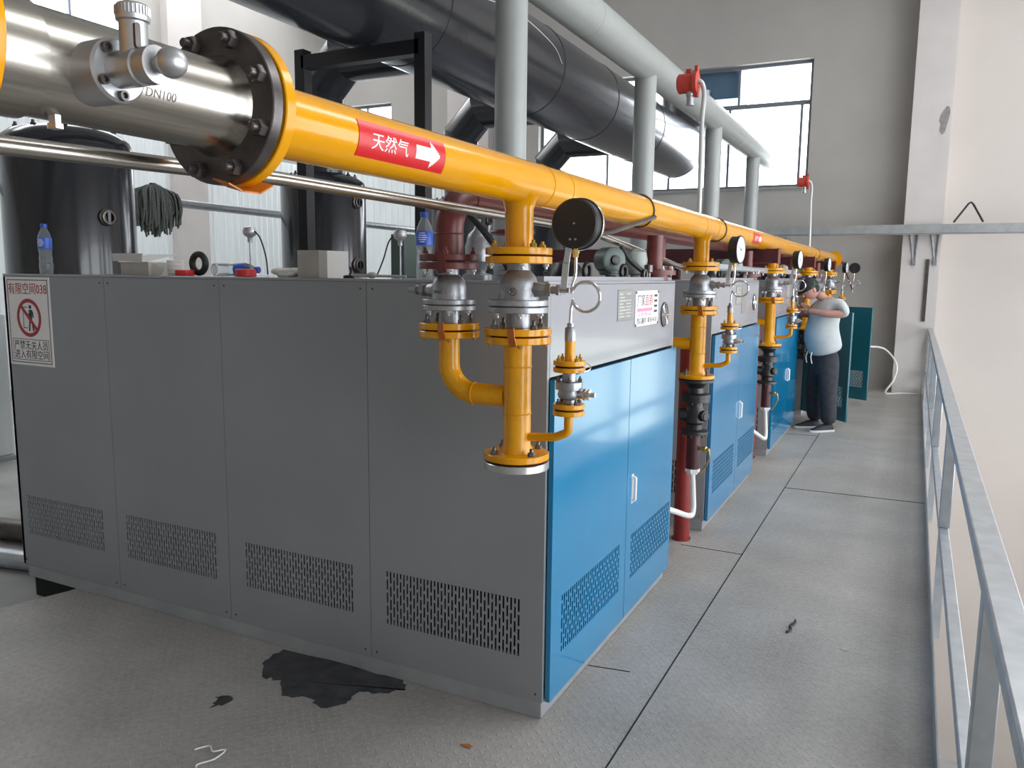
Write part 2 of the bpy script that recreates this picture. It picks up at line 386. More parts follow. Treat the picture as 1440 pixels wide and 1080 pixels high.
# left wall: ribbed white cladding, plaster pillar
mb = MB(); y = -6.; xs_ = XLW+.05
prof = []
while y < YB-.0:
    prof += [(y, .0), (y+.10, .0), (y+.112, .022), (y+.138, .022), (y+.15, .0)]; y += .15
n = len(prof); zt = 3.9
mb.add([(xs_+d, min(yy, YB), -.12) for yy, d in prof]+[(xs_+d, min(yy, YB), zt) for yy, d in prof]+[(XLW, prof[0][0], zt), (XLW, YB, zt)], [(i, i+1, n+i+1, n+i) for i in range(n-1)])
struct(mb, 'wall_left_cladding', M_sheet, sharp=20)
mb = MB(); prof = []; x = XLW+.08
while x < -7.2: prof += [(x, .0), (x+.10, .0), (x+.112, .022), (x+.138, .022), (x+.15, .0)]; x += .15
n = len(prof)
mb.add([(xx, YB-.05-d, -.12) for xx, d in prof]+[(xx, YB-.05-d, zt) for xx, d in prof]+[(prof[0][0], YB, zt), (prof[-1][0], YB, zt)], [(i, i+1, n+i+1, n+i) for i in range(n-1)]+[tuple(range(n, 2*n))+(2*n+1, 2*n)])
struct(mb, 'wall_back_cladding', M_sheet, sharp=20)
struct(MB().box((-7.15, YB-.22, -.12), (-6.25, YB, 7.2)), 'trim_11', M_pillar)
struct(MB().box((XLW, 7.15, -.12), (XLW+.16, 7.87, 7.2)), 'trim_2', M_pillar)
struct(MB().box((XLW, -6, -.12), (XLW+.09, YB, .02)), 'baseboard_left', M_galv)
# windows
def window(name, u, v0, v1, us_top, us_low, vt, fn, d, w=.05, gl=None):
    mb = MB()
    def bar(a, b, c, e): mb.prism([(a, c), (b, c), (b, e), (a, e)], fn, d-.03, d+.03)
    a, b = u
    bar(a, b, v0, v0+w); bar(a, b, v1-w, v1); bar(a, a+w, v0+w, v1-w); bar(b-w, b, v0+w, v1-w)
    if vt is not None: bar(a+w, b-w, vt-.035, vt+.035)
    for q in us_top: bar(q-.018, q+.018, (vt+.035) if vt else v0+w, v1-w)
    for q in us_low: bar(q-.02, q+.02, v0+w, (vt-.035) if vt else v1-w)
    o = struct(mb, name, M_winframe)
    g = MB().prism([(a+w, v0+w), (b-w, v0+w), (b-w, v1-w), (a+w, v1-w)], fn, d-.003, d+.003).build('window_pane', gl or M_glass, o)
    return o
w1 = window('window_1', (BW[0], BW[1]), BW[2], BW[3], [-1.68, -2.85, -4.02], [-.67, -1.82, -2.84, -3.98], 4.54, lambda u, v, t: (u, t, v), YB+.16)
MB().box((BW[0]-.03, YB-.04, BW[2]-.04), (BW[1]+.03, YB+.12, BW[2])).build('window_sill', M_beam, w1)
window('window_2', (LW[0][0], LW[0][1]), LW[0][2], LW[0][3], [], [3.6, 4.6, 5.6], None, lambda u, v, t: (t, u, v), XLW-.12)
window('window_3', (BW3[0], BW3[1]), BW3[2], BW3[3], [], [-9.3], None, lambda u, v, t: (u, t, v), YB+.16)
window('window_8', (HBW[0], HBW[1]), HBW[2], HBW[3], [], [3.8, 4.7], None, lambda u, v, t: (u, t, v), YB+.16, gl=M_tint)
for i, h in enumerate(HALL_WIN):
    window('window_%d' % (i+4), (h[0], h[1]), h[2], h[3], [(h[0]+h[1])/2], [(h[0]+h[1])/2], 2.4, lambda u, v, t: (t, u, v), XR+.1, .08)
# beam along the end wall and out over the hall
b = struct(MB().box((-1.0, YB-.66, 2.485), (6.5, YB-.52, 2.52)).box((-1.0, YB-.66, 2.385), (6.5, YB-.64, 2.485)).box((-1.0, YB-.66, 2.375), (6.5, YB-.56, 2.39)), 'trim_3', M_beam)
MB().tube([(1.60, YB-.64, 2.54), (1.77, YB-.64, 2.80), (1.80, YB-.64, 2.82), (1.83, YB-.64, 2.79), (1.97, YB-.64, 2.54)], .014, 8).build('hanger_hook', M_frame, b)
# seams and joints of the floor plates
def seam(name, p, q, w=.006):
    return struct(MB().bar((p[0], p[1], .0008), (q[0], q[1], .0008), w, .0016), name, M_dark)
seam('trim_4', (.325, -6), (.335, YB)); seam('trim_5', (.335, 4.12), (XP, 4.16), .012); seam('trim_6', (0., .50), (.185, .53)); seam('trim_7', (-.06, 2.305), (.335, 2.30)); seam('trim_8', (-2.85, -1.55), (.325, -1.55), .004)
seam('trim_9', (.0, 6.55), (.335, 6.60))

# ------------------------------------------------------------------ boiler cabinets
CW, CL, CH = 1.704, 3.235, 1.70
CY = [0., 2.645, 5.262, 7.90]
def vent(mb, fn, u0, u1, v0, v1, n, t0, t1, rows=4):
    p = (u1-u0)/n; sw = p*.56
    for i in range(n+1):
        mb.prism([(u0+i*p-(p-sw)/2 if i else u0, v0), (u0+i*p+(p-sw)/2 if i < n else u1, v0), (u0+i*p+(p-sw)/2 if i < n else u1, v1), (u0+i*p-(p-sw)/2 if i else u0, v1)], fn, t0, t1)
    H = (v1-v0)/rows
    for i in range(n):
        a = u0+i*p+(p-sw)/2; off = 0 if i % 2 else .5
        k = 0
        while True:
            c = v0+H*(k+1-off)
            if c > v1-.012: break
            if c > v0+.012: mb.prism([(a, c-.006), (a+sw, c-.006), (a+sw, c+.006), (a, c+.006)], fn, t0, t1)
            k += 1
def plate_with_hole(mb, fn, u0, u1, v0, v1, h, t0, t1):
    a, b, c, d = h
    for r in ((u0, u1, v0, c), (u0, u1, d, v1), (u0, a, c, d), (b, u1, c, d)):
        mb.prism([(r[0], r[2]), (r[1], r[2]), (r[1], r[3]), (r[0], r[3])], fn, t0, t1)
def make_door(cab, hinge_y, y0, y1, hole, m, name='door', fr=0.):
    """front door; origin on its hinge so that it can swing"""
    mb = MB(); fn = lambda u, v, t: (t, u, v)
    plate_with_hole(mb, fn, y0, y1, .070, 1.337, hole, .004, .024); vent(mb, fn, *hole, 32, .018, .024)
    return mb.build(name, [m, M_dark], cab, origin=(0, hinge_y, 0))
def make_cabinet():
    c = thing('boiler_cabinet', 'grey and blue boiler cabinet nearest the camera, with white no-entry sign', 'boiler', (0, 0, 0), 'row of boiler cabinets')
    MB().box((-CL+.03, .004, .0), (-.006, CW-.01, .068)).build('plinth', M_plinth, c, bevel=.003)
    MB().box((-CL+.02, .03, .068), (-.03, CW-.02, CH-.012)).build('shade_core', M_dark, c)  # near-black box, the unlit inside behind the vents put into colour
    MB().box((-CL, -.002, CH-.012), (-.0, CW, CH)).build('top_panel', M_frontgrey, c, bevel=.002)
    MB().box((-CL, .0, .07), (-CL+.02, CW, CH-.013)).build('end_panel', M_cabgrey, c)
    MB().box((-CL+.02, CW-.02, .07), (-.0, CW, CH-.013)).build('far_side_panel', M_cabgrey, c)
    edges = [-CL, -2.4205, -1.6366, -.8148, -.0]
    holes = [(-3.165, -2.53, .256, .478), (-2.355, -1.72, .254, .483), (-1.535, -.905, .255, .470), (-.735, -.098, .241, .474)]
    fn = lambda u, v, t: (u, t, v)
    for i in range(4):
        mb = MB(); plate_with_hole(mb, fn, edges[i]+.0015, edges[i+1]-.0015, .07, CH-.013, holes[i], .0, .020); vent(mb, fn, *holes[i], 38, .0, .006)
        o = mb.build('side_panel', M_cabgrey, c)
        for q in (edges[i]+.03, edges[i+1]-.03):
            for z in (.10, CH-.04): MB().lathe((q, 0, z), (0, -1, 0), [(.005, 0), (.0045, .002), (.002, .003)], 10).build('screw', M_steeldk, o)
    MB().box((-.02, .0205, 1.345), (.0, CW-.0205, CH-.013)).build('front_panel', M_frontgrey, c, bevel=.0015)
    MB().box((-.022, .0205, .07), (-.002, CW-.02, .078)).build('sill_strip', M_plinth, c)
    make_door(c, .016, .016, .897, (.115, .815, .235, .470), M_blue)
    d2 = make_door(c, CW-.012, .903, CW-.012, (.98, 1.668, .240, .465), M_blue)
    h = MB(); P = [(.024, .985, .63), (.024, .985, .77)]
    h.tube(fillet([(.024, .977, .640), (.040, .977, .645), (.040, .977, .755), (.024, .977, .760)], .012), .008, 10).prism([(.964, .628), (.990, .628), (.990, .772), (.964, .772)], lambda u, v, t: (t, u, v), .024, .027)
    h.build('door_handle', M_white, d2)
    # rating plate and its printing
    rp = MB().box((.0, .756, 1.520), (.003, .962, 1.662)).build('rating_plate', M_plate, c, bevel=.001)
    t = MB()
    for k in range(8):
        z = 1.640-k*.0145
        t.box((.003, .775, z-.003), (.0034, .775+.05+.02*((k*37) % 3), z+.003))
        if k != 1: t.box((.003, .87, z-.002), (.0034, .935, z+.003))
    for z in (1.648, 1.612, 1.583, 1.553): t.box((.003, .765, z-.0008), (.0034, .953, z+.0008))
    t.build('printing', M_plateink, rp)
    # round fan grille
    g = MB().lathe((.0, 1.505, 1.522), (1, 0, 0), [(.066, 0), (.066, .004), (.060, .007)], 40).build('fan_grille', M_blackplastic, c)
    mb = MB()
    for R in (.018, .032, .046, .060): mb.torus((.008, 1.505, 1.522), (1, 0, 0), R, .0022, 28, 6)
    for k in range(6):
        a = k*PI/6; mb.bar((.008, 1.505-.062*math.cos(a), 1.522-.062*math.sin(a)), (.008, 1.505+.062*math.cos(a), 1.522+.062*math.sin(a)), .003, .003)
    mb.build('grille_wires', M_chrome, g)
    # lifting eyes on the roof
    for x, y_ in ((-.10, .63), (-.06, 1.66), (-3.10, .16), (-3.10, 1.56), (-.10, 1.12)):
        MB().torus((x, y_, CH+.042), (1, -.1, 0), .031, .0105, 24, 10).lathe((x, y_, CH), (0, 0, 1), [(.024, 0), (.020, .012), (.012, .018)], 16).build('lifting_eye', M_blackplastic, c)
    # roof kerb strip near the front
    MB().box((-.05, .0, CH), (-.02, CW, CH+.018)).build('roof_kerb', M_frontgrey, c)
    # flue and water connections on the roof
    MB().lathe((-.085, 1.585, CH), (0, 0, 1), [(.075, 0), (.075, .03), (.115, .03), (.115, .055), (.045, .06), (.045, .20), (.045, .24)], 28).build('outlet_pipe', M_maroon, c)
    for k in range(8):
        a = k*PI/4; MB().bolt((-.085+.095*math.cos(a), 1.585+.095*math.sin(a), CH+.054), (0, 0, 1), .011, .012, .012).build('flange_bolt', M_zinc, c)
    # level transmitter with flat round body, and a pale round instrument
    tr = MB().lathe((-.20, 1.19, CH+.10), (.8, -.6, 0), [(.055, -.05), (.066, -.045), (.066, .045), (.055, .05)], 28).build('transmitter', M_green, c)
    MB().lathe((-.20, 1.19, CH), (0, 0, 1), [(.018, 0), (.018, .025), (.048, .025), (.048, .034), (.052, .036), (.052, .046), (.034, .05), (.03, .06)], 20).build('transmitter_flange', M_green, tr)
    MB().lathe((-.16, 1.16, CH+.10), (.8, -.6, 0), [(.025, 0), (.025, .012), (.018, .014)], 18).build('cable_gland', M_blackplastic, tr)
    MB().lathe((-.17, 1.50, CH), (0, 0, 1), [(.02, 0), (.02, .03), (.05, .035), (.066, .07), (.070, .11), (.062, .15), (.03, .168)], 28).build('pressure_pot', M_greylt, c)
    MB().tube(smooth_path([(-.15, 1.22, CH+.17), (-.12, 1.25, CH+.11), (-.08, 1.33, CH+.055), (-.07, 1.40, CH+.035), (-.08, 1.45, CH+.012)]), .013, 10).build('black_hose', M_rubber, c)
    MB().lathe((-.06, 1.40, CH), (0, 0, 1), [(.012, 0), (.012, .04), (.022, .045), (.022, .08), (.01, .085)], 14).torus((-.06, 1.345, CH+.03), (1, 0, 0), .026, .006, 20, 8).build('drain_cock', M_steeldk, c)
    MB().lathe((-.22, .70, CH), (0, 0, 1), [(.075, 0), (.072, .03), (.06, .06), (.035, .085), (.01, .094)], 28).build('vent_dome', M_blackplastic, c)
    return c
cab = make_cabinet()
cabs = [cab]
for i, lab in ((1, 'second boiler cabinet from the camera, blue doors beside first gap'), (2, 'third boiler cabinet from the camera, beside the valve with the bent white hose'), (3, 'furthest boiler cabinet, its two front doors swung open beside the man')):
    c = copy_tree(cab, (0, CY[i], 0), lab)
    cabs.append(c)
# the last cabinet stands open
d = sorted([o for o in cabs[3].children if o.name.startswith('door')], key=lambda o: o.location.y)
d[0].rotation_euler.z = math.radians(-139); d[1].rotation_euler.z = math.radians(59)
for o in d:
    o.data = o.data.copy(); o.data.materials[0] = M_teal
# support block under the raised left corner
tag(MB().box((-3.19, .03, -.12), (-2.86, .30, -.001)).build('support_block', M_dark), 'black support block under the left corner of the nearest grey cabinet', 'block')

# ------------------------------------------------------------------ no-entry sign on the near cabinet
sg = thing('warning_sign', 'white confined space warning sign with red prohibition ring on grey cabinet', 'sign', (-3.02, -.0, 1.45))
sx0, sx1, sz0, sz1 = -3.21, -2.842, 1.212, 1.684
MB().box((sx0, -.004, sz0), (sx1, -.0005, sz1)).build('board', M_paper, sg)
fs = lambda u, v, t: (u, -.0042-t, v)
def frame_line(mb, a, b, c, d, w, f):
    for r in ((a, b, c, c+w), (a, b, d-w, d), (a, a+w, c, d), (b-w, b, c, d)): mb.prism([(r[0], r[2]), (r[1], r[2]), (r[1], r[3]), (r[0], r[3])], f, 0, .0005)
mb = MB(); frame_line(mb, sx0+.014, sx1-.014, sz0+.014, sz1-.014, .004, fs); frame_line(mb, sx0+.030, sx1-.030, sz0+.028, sz0+.142, .003, fs); mb.build('border', M_signblk, sg)
text_mesh(MB(), '有限空间038', fs, .066, -3.187, 1.598, width=.322).build('title_lettering', M_signred, sg)
mb = MB(); text_mesh(mb, '严禁无关人员', fs, .052, -3.168, 1.302, width=.285); text_mesh(mb, '进入有限空间', fs, .052, -3.168, 1.252, width=.285); mb.build('lower_lettering', M_signblk, sg)
cx_, cz_ = -3.026, 1.468
mb = MB(); no = 48
ring = [(cx_+.102*math.cos(2*PI*i/no), cz_+.102*math.sin(2*PI*i/no)) for i in range(no)]; rin = [(cx_+.082*math.cos(2*PI*i/no), cz_+.082*math.sin(2*PI*i/no)) for i in range(no)]
for i in range(no):
    j = (i+1) % no; mb.prism([ring[i], ring[j], rin[j], rin[i]], fs, 0, .0006)
q = math.radians(-45); ux, uz = math.cos(q), math.sin(q)
mb.prism([(cx_-ux*.088-uz*.009, cz_-uz*.088+ux*.009), (cx_+ux*.088-uz*.009, cz_+uz*.088+ux*.009), (cx_+ux*.088+uz*.009, cz_+uz*.088-ux*.009), (cx_-ux*.088+uz*.009, cz_-uz*.088-ux*.009)], fs, .0006, .0012)
mb.build('prohibition_ring', M_signred, sg)
mb = MB(); P_ = lambda pts: mb.prism([(cx_+a*.001, cz_+b*.001) for a, b in pts], fs, 0, .0005)
P_([(14+11*math.cos(i*PI/8), 58+11*math.sin(i*PI/8)) for i in range(16)])
P_([(0, 42), (26, 44), (36, 30), (40, 2), (32, 0), (28, 20), (24, -10), (2, -10), (4, 14), (-14, 6), (-16, 13), (4, 26)])
P_([(2, -10), (14, -10), (8, -36), (4, -70), (-8, -70), (-4, -36)]); P_([(12, -10), (24, -10), (34, -40), (40, -70), (28, -70), (22, -42)])
P_([(-50, 58), (-46, 58), (-46, -56), (-50, -56)]); P_([(-50, 58), (-10, 58), (-10, 54), (-50, 54)]); P_([(-50, -56), (-16, -56), (-16, -52), (-50, -52)])
mb.build('figure', M_signblk, sg)
# white factory notice on the front panel
nt_ = thing('notice_plate', 'white factory notice with red and black lettering on near cabinet front', 'sign', (.0, 1.19, 1.57))
MB().box((.0005, 1.005, 1.482), (.004, 1.38, 1.652)).build('board', M_paper, nt_)
ff = lambda u, v, t: (.0042+t, u, v)
text_mesh(MB(), '厂家', ff, .062, 1.03, 1.583, width=.12).build('black_lettering', M_signblk, nt_)
text_mesh(MB(), '直销', ff, .062, 1.155, 1.583, width=.12).build('red_lettering', M_signred, nt_)
mb = MB(); mb.prism([(1.03, 1.552), (1.275, 1.552), (1.275, 1.568), (1.03, 1.568)], ff, 0, .0004); text_mesh(mb, '品质保证', ff, .024, 1.04, 1.53, width=.22); mb.build('pink_lettering', M_pink, nt_)
mb = MB(); text_mesh(mb, '售后服务', ff, .032, 1.03, 1.495, width=.15); text_mesh(mb, '联系电话', ff, .028, 1.20, 1.497, width=.16)
for k in range(4): mb.prism([(1.305, 1.62-k*.026), (1.36, 1.62-k*.026), (1.36, 1.632-k*.026), (1.305, 1.632-k*.026)], ff, 0, .0004)
mb.build('small_lettering', M_signblk, nt_)
for y_, z in ((1.012, 1.645), (1.372, 1.645), (1.012, 1.488), (1.372, 1.488)): MB().lathe((.004, y_, z), (1, 0, 0), [(.007, 0), (.006, .003)], 12).build('rivet', M_steeldk, nt_)
# worn plates on the further cabinets
for i in (1, 2):
    tag(MB().box((.0005, CY[i]+.98, 1.45), (.003, CY[i]+1.14, 1.66)).build('notice_plate', M_plate, bevel=.001), ('grey plate on the upper front of the second boiler cabinet', 'grey plate on the upper front of the third boiler cabinet')[i-1], 'sign', 'grey plates on further cabinets')

# ------------------------------------------------------------------ yellow gas main
def bolts_round(parent, c, axis, R, n, r=.009, m=None, a0=0., stud=.010, name='bolt', h=.010):
    x, y, z = frame_of(axis); c = Vector(c)
    for k in range(n):
        a = a0+2*PI*k/n; MB().bolt(c+(x*math.cos(a)+y*math.sin(a))*R, axis, r, h, stud).build(name, m or M_boltyl, parent)
GX, GZ, GR = .0, 2.026, .0715
DY = [-.25, 2.28, 5.03, 7.74, 10.45]
gm = thing('gas_main_pipe', 'long yellow gas main pipe running over the cabinet fronts, red label on it', 'pipe', (GX, -1.49, GZ))
GY0 = -1.478
mb = MB().cyl((GX, GY0, GZ), (GX, 11.0, GZ), GR, 40)
for y_ in (-1.435, .0-.12, .05, 2.12, 2.44, 5.2, 7.6, 8.0): mb.torus((GX, y_, GZ), (0, 1, 0), GR-.001, .0035, 40, 6)
mb.lathe((GX, GY0, GZ), (0, 1, 0), [(.105, 0), (.098, .012), (GR, .05)], 40)
mb.build('main_pipe', M_yellow, gm)
fl = MB().disc((GX, -1.503, GZ), (0, 1, 0), .142, .026, 56).build('flange', M_yellow, gm)
MB().lathe((GX, -1.509, GZ), (0, 1, 0), [(.10, 0), (.10, .006)], 40).build('gasket', M_gasket, fl)
bolts_round(fl, (GX, -1.477, GZ), (0, 1, 0), .118, 8, .012, M_boltyl, PI/8)
fe = MB().disc((GX, 10.97, GZ), (0, 1, 0), .12, .05, 40).build('end_flange', M_yellow, gm)
for yd in DY:
    mb = MB().lathe((GX, yd, 1.81), (0, 0, 1), [(.0475, 0), (.0475, .125), (.055, .15), (.068, .17)], 32)
    mb.build('branch_stub', M_yellow, gm)
    f1 = MB().disc((GX, yd, 1.788), (0, 0, 1), .112, .023, 44).build('flange', M_yellow, gm)
    MB().lathe((GX, yd, 1.783), (0, 0, 1), [(.088, 0), (.088, .0055)], 40).build('gasket', M_gasket, f1)
    bolts_round(f1, (GX, yd, 1.810), (0, 0, 1), .092, 4, .0115, M_boltyl, PI/4+.2, .010, h=.014)
# red vinyl label wrapped round the pipe
def wrap(R): return lambda u, v, t: (GX+(R+t)*math.cos(v/R), GY0+u, GZ+(R+t)*math.sin(v/R))
def label(parent, y0, y1, va, vb, letters):
    fn = wrap(GR+.0006); n = 14; mb = MB()
    for i in range(n):
        a, b = va+(vb-va)*i/n, va+(vb-va)*(i+1)/n
        mb.prism([(y0-GY0, a), (y1-GY0, a), (y1-GY0, b), (y0-GY0, b)], fn, 0, .0008)
    lab = mb.build('red_label', M_labelred, parent)
    f2 = wrap(GR+.0016); L_ = y1-y0; zc = (va+vb)/2; hh = vb-va
    mb = MB()
    text_mesh(mb, '天然气', f2, hh*.50, y0-GY0+L_*.13, zc-hh*.19, width=L_*.40)
    u0 = y0-GY0+L_*.62; s = L_
    def strip(ua, ub, v0, v1): mb.prism([(ua, v0), (ub, v0), (ub, v1), (ua, v1)], f2, 0, .0006)
    for k in range(8): strip(u0, u0+.19*s, zc+hh*.20*(k/4-1), zc+hh*.20*((k+1)/4-1))
    for k in range(14):
        v0, v1 = hh*.40*(k/7-1), hh*.40*((k+1)/7-1); w = 1-abs((v0+v1)/2)/(hh*.40); strip(u0+.185*s, u0+.185*s+.12*s*w, zc+v0, zc+v1)
    mb.build('label_lettering', M_labelwhite, lab)
label(gm, -1.198, -.835, -.048, .034, True)
label(gm, 3.60, 3.96, -.048, .034, True)
# bands tied round the main
for y_ in (1.02, 2.62, 8.2): MB().torus((GX, y_, GZ), (0, 1, .12), GR+.004, .004, 32, 6).build('tie_band', M_steeldk, gm)
MB().tube([(GX+.075, 1.03, GZ-.03), (GX+.02, .62, GZ-.115), (GX-.03, .40, GZ-.15)], .011, 8).build('tie_strap', M_steeldk, gm)
# orange earthing strap at the first flange
st = MB(); P = [(.035, -1.565, GZ-.139), (.035, -1.53, GZ-.150), (.035, -1.49, GZ-.150), (.035, -1.455, GZ-.132)]
for p, q_ in zip(P, P[1:]): st.bar(p, q_, .045, .003, up=(.25, 0, 1))
st.build('earth_strap', M_rust, gm)

# ------------------------------------------------------------------ stainless gas meter in front of the main
tm = thing('gas_flow_meter', 'stainless steel gas flow meter bolted to near end of yellow main', 'meter', (GX, -1.72, GZ))
MB().lathe((GX, -1.512, GZ), (0, -1, 0), [(.105, 0), (.098, .012), (.080, .05), (.080, .40), (.086, .402), (.086, .50)], 56).build('body', M_stain, tm)
mf = MB().disc((GX, -1.537, GZ), (0, 1, 0), .142, .026, 56).build('flange', M_steeldk, tm)
bolts_round(mf, (GX, -1.537, GZ), (0, -1, 0), .122, 8, .0165, M_steeldk, PI/8, .014, h=.016)
nf = MB().disc((GX, -2.045, GZ), (0, 1, 0), .155, .028, 56).cyl((GX, -5.99, GZ), (GX, -2.04, GZ), .09, 40).build('near_flange', M_yellow, tm)
# side port: round plate, tube, ball end and upright oil cup
sy, sz = -1.836, GZ-.014
sp_ = MB().lathe((GX+.06, sy, sz), (1, 0, 0), [(.046, 0), (.046, .062), (.042, .066)], 36).build('side_plate', M_alu, tm)
for a in (2.3, 4.72, .7, 3.7): MB().lathe((GX+.126, sy+.036*math.cos(a), sz+.036*math.sin(a)), (1, 0, 0), [(.0075, 0), (.0075, .008), (.0045, .008), (.004, .003)], 14).build('socket_screw', M_steeldk, sp_)
MB().lathe((GX+.125, sy, sz), (1, 0, 0), [(.0265, 0), (.0265, .05), (.024, .052), (.024, .060), (.0265, .062), (.0265, .080), (.0125, .083), (.0125, .095)], 32).build('side_tube', M_alu, sp_)
MB().sphere((GX+.233, sy, sz), .0215, 24, 16).build('ball_end', M_alu, sp_)
oc = MB().lathe((GX+.158, sy, sz+.018), (0, 0, 1), [(.0195, 0), (.0195, .044), (.023, .046), (.0235, .052)], 32).build('oil_cup', M_alu, tm)
mb = MB().lathe((GX+.158, sy, sz+.070), (0, 0, 1), [(.0225, 0), (.0225, .014), (.020, .017)], 32)
for k in range(28):
    a = 2*PI*k/28; mb.bar((GX+.158+.0226*math.cos(a), sy+.0226*math.sin(a), sz+.071), (GX+.158+.0226*math.cos(a), sy+.0226*math.sin(a), sz+.083), .0025, .0025)
mb.build('knurled_cap', M_alu, oc)
MB().prism([(-.0045+.0045*math.cos(PI+PI*i/8)+.0045, -.016+.0045*math.sin(PI+PI*i/8)) for i in range(9)]+[(-.0045+.0045*math.cos(PI*i/8)+.0045, .018+.0045*math.sin(PI*i/8)) for i in range(9)],
           lambda u, v, t: (GX+.158+.0160+u*0+t, sy-.009+u*1.0, sz+.040+v*.8), 0, .0045).build('sight_slot', M_steeldk, oc)
fe_ = lambda u, v, t: (GX+(.0802+t)*math.cos((v-.062)/.080), -1.752+u, GZ+(.0802+t)*math.sin((v-.062)/.080))
text_mesh(MB(), 'DN100', fe_, .020, .0, .033, width=.058).build('engraving', M_steeldk, tm)
MB().lathe((GX+.02, -1.87, GZ-.078), (0, 0, -1), [(.009, -.01), (.009, .010), (.012, .010), (.012, .017)], 6).build('drain_plug', M_zinc, tm)

# ------------------------------------------------------------------ gas drop in front of each gap: valve, riser, branch, gauge
def ball_valve(name, lab, x, y_, zt, zb, s, top_m, side, grp, lever=True):
    """flanged ball valve, its top flange (painted) down to the seat on the flange below"""
    v = thing(name, lab, 'valve', (x, y_, zb), grp)
    R = .112*s; top = MB().disc((x, y_, zt-.024), (0, 0, 1), R, .023, 44).build('top_flange', top_m, v)
    bolts_round(top, (x, y_, zt-.024), (0, 0, -1), .092*s, 4, .0105, M_zinc, PI/4+.2, .008)
    h = zt-.024-zb
    MB().lathe((x, y_, zb), (0, 0, 1), [(.040*s, 0), (.040*s, h*.22), (.07*s, h*.26), (.07*s, h*.44), (.067*s, h*.50), (.0665*s, h*.66), (.058*s, h*.80), (.042*s, h*.88), (.038*s, h*.90), (.038*s, h)], 36).build('body', M_steel, v)
    for z0 in (zb+h*.235, zb+h*.345):
        f = MB().disc((x, y_, z0), (0, 0, 1), .102*s, h*.095, 40).build('body_flange', M_steel, v)
    bolts_round(f, (x, y_, zb+h*.235), (0, 0, -1), .082*s, 6, .0105, M_zinc, PI/6, .008, name='body_bolt')
    if h > .12:
        bs = MB()
    zs = zb+h*.60
    stem = MB().lathe((x, y_, zs), (side, 0, 0), [(.030*s, .05*s), (.024*s, .090*s), (.018*s, .098*s), (.018*s, .104*s), (.024*s, .106*s), (.024*s, .122*s), (.014*s, .124*s), (.014*s, .140*s), (.019*s, .141*s), (.019*s, .152*s), (.010*s, .154*s), (.009*s, .185*s)], 6 if side > 0 else 16).build('stem', M_steel, v)
    if lever:
        xe = x+side*.165*s
        MB().bar((xe, y_-.005, zs-.01), (xe+.008, y_-.005, zs+.09), .005, .022).bar((xe+.008, y_-.005, zs+.085), (xe+.022, y_-.005, zs+.175), .005, .020).build('lever', M_chrome, v)
    return v
def raised_lettering(v, x, y_, z, r):
    fnn = lambda u, w, t: (x+(r+t)*math.sin(u/r), y_-(r+t)*math.cos(u/r), z+w)
    text_mesh(MB(), 'M', fnn, .02, .004, .0, depth=.0015).torus((x+.012, y_-r+.001, z+.007), (.2, -1, 0), .012, .0014, 20, 6).build('cast_mark', M_steeldk, v)
ord_ = ['nearest', 'second', 'third', 'fourth', 'fifth']
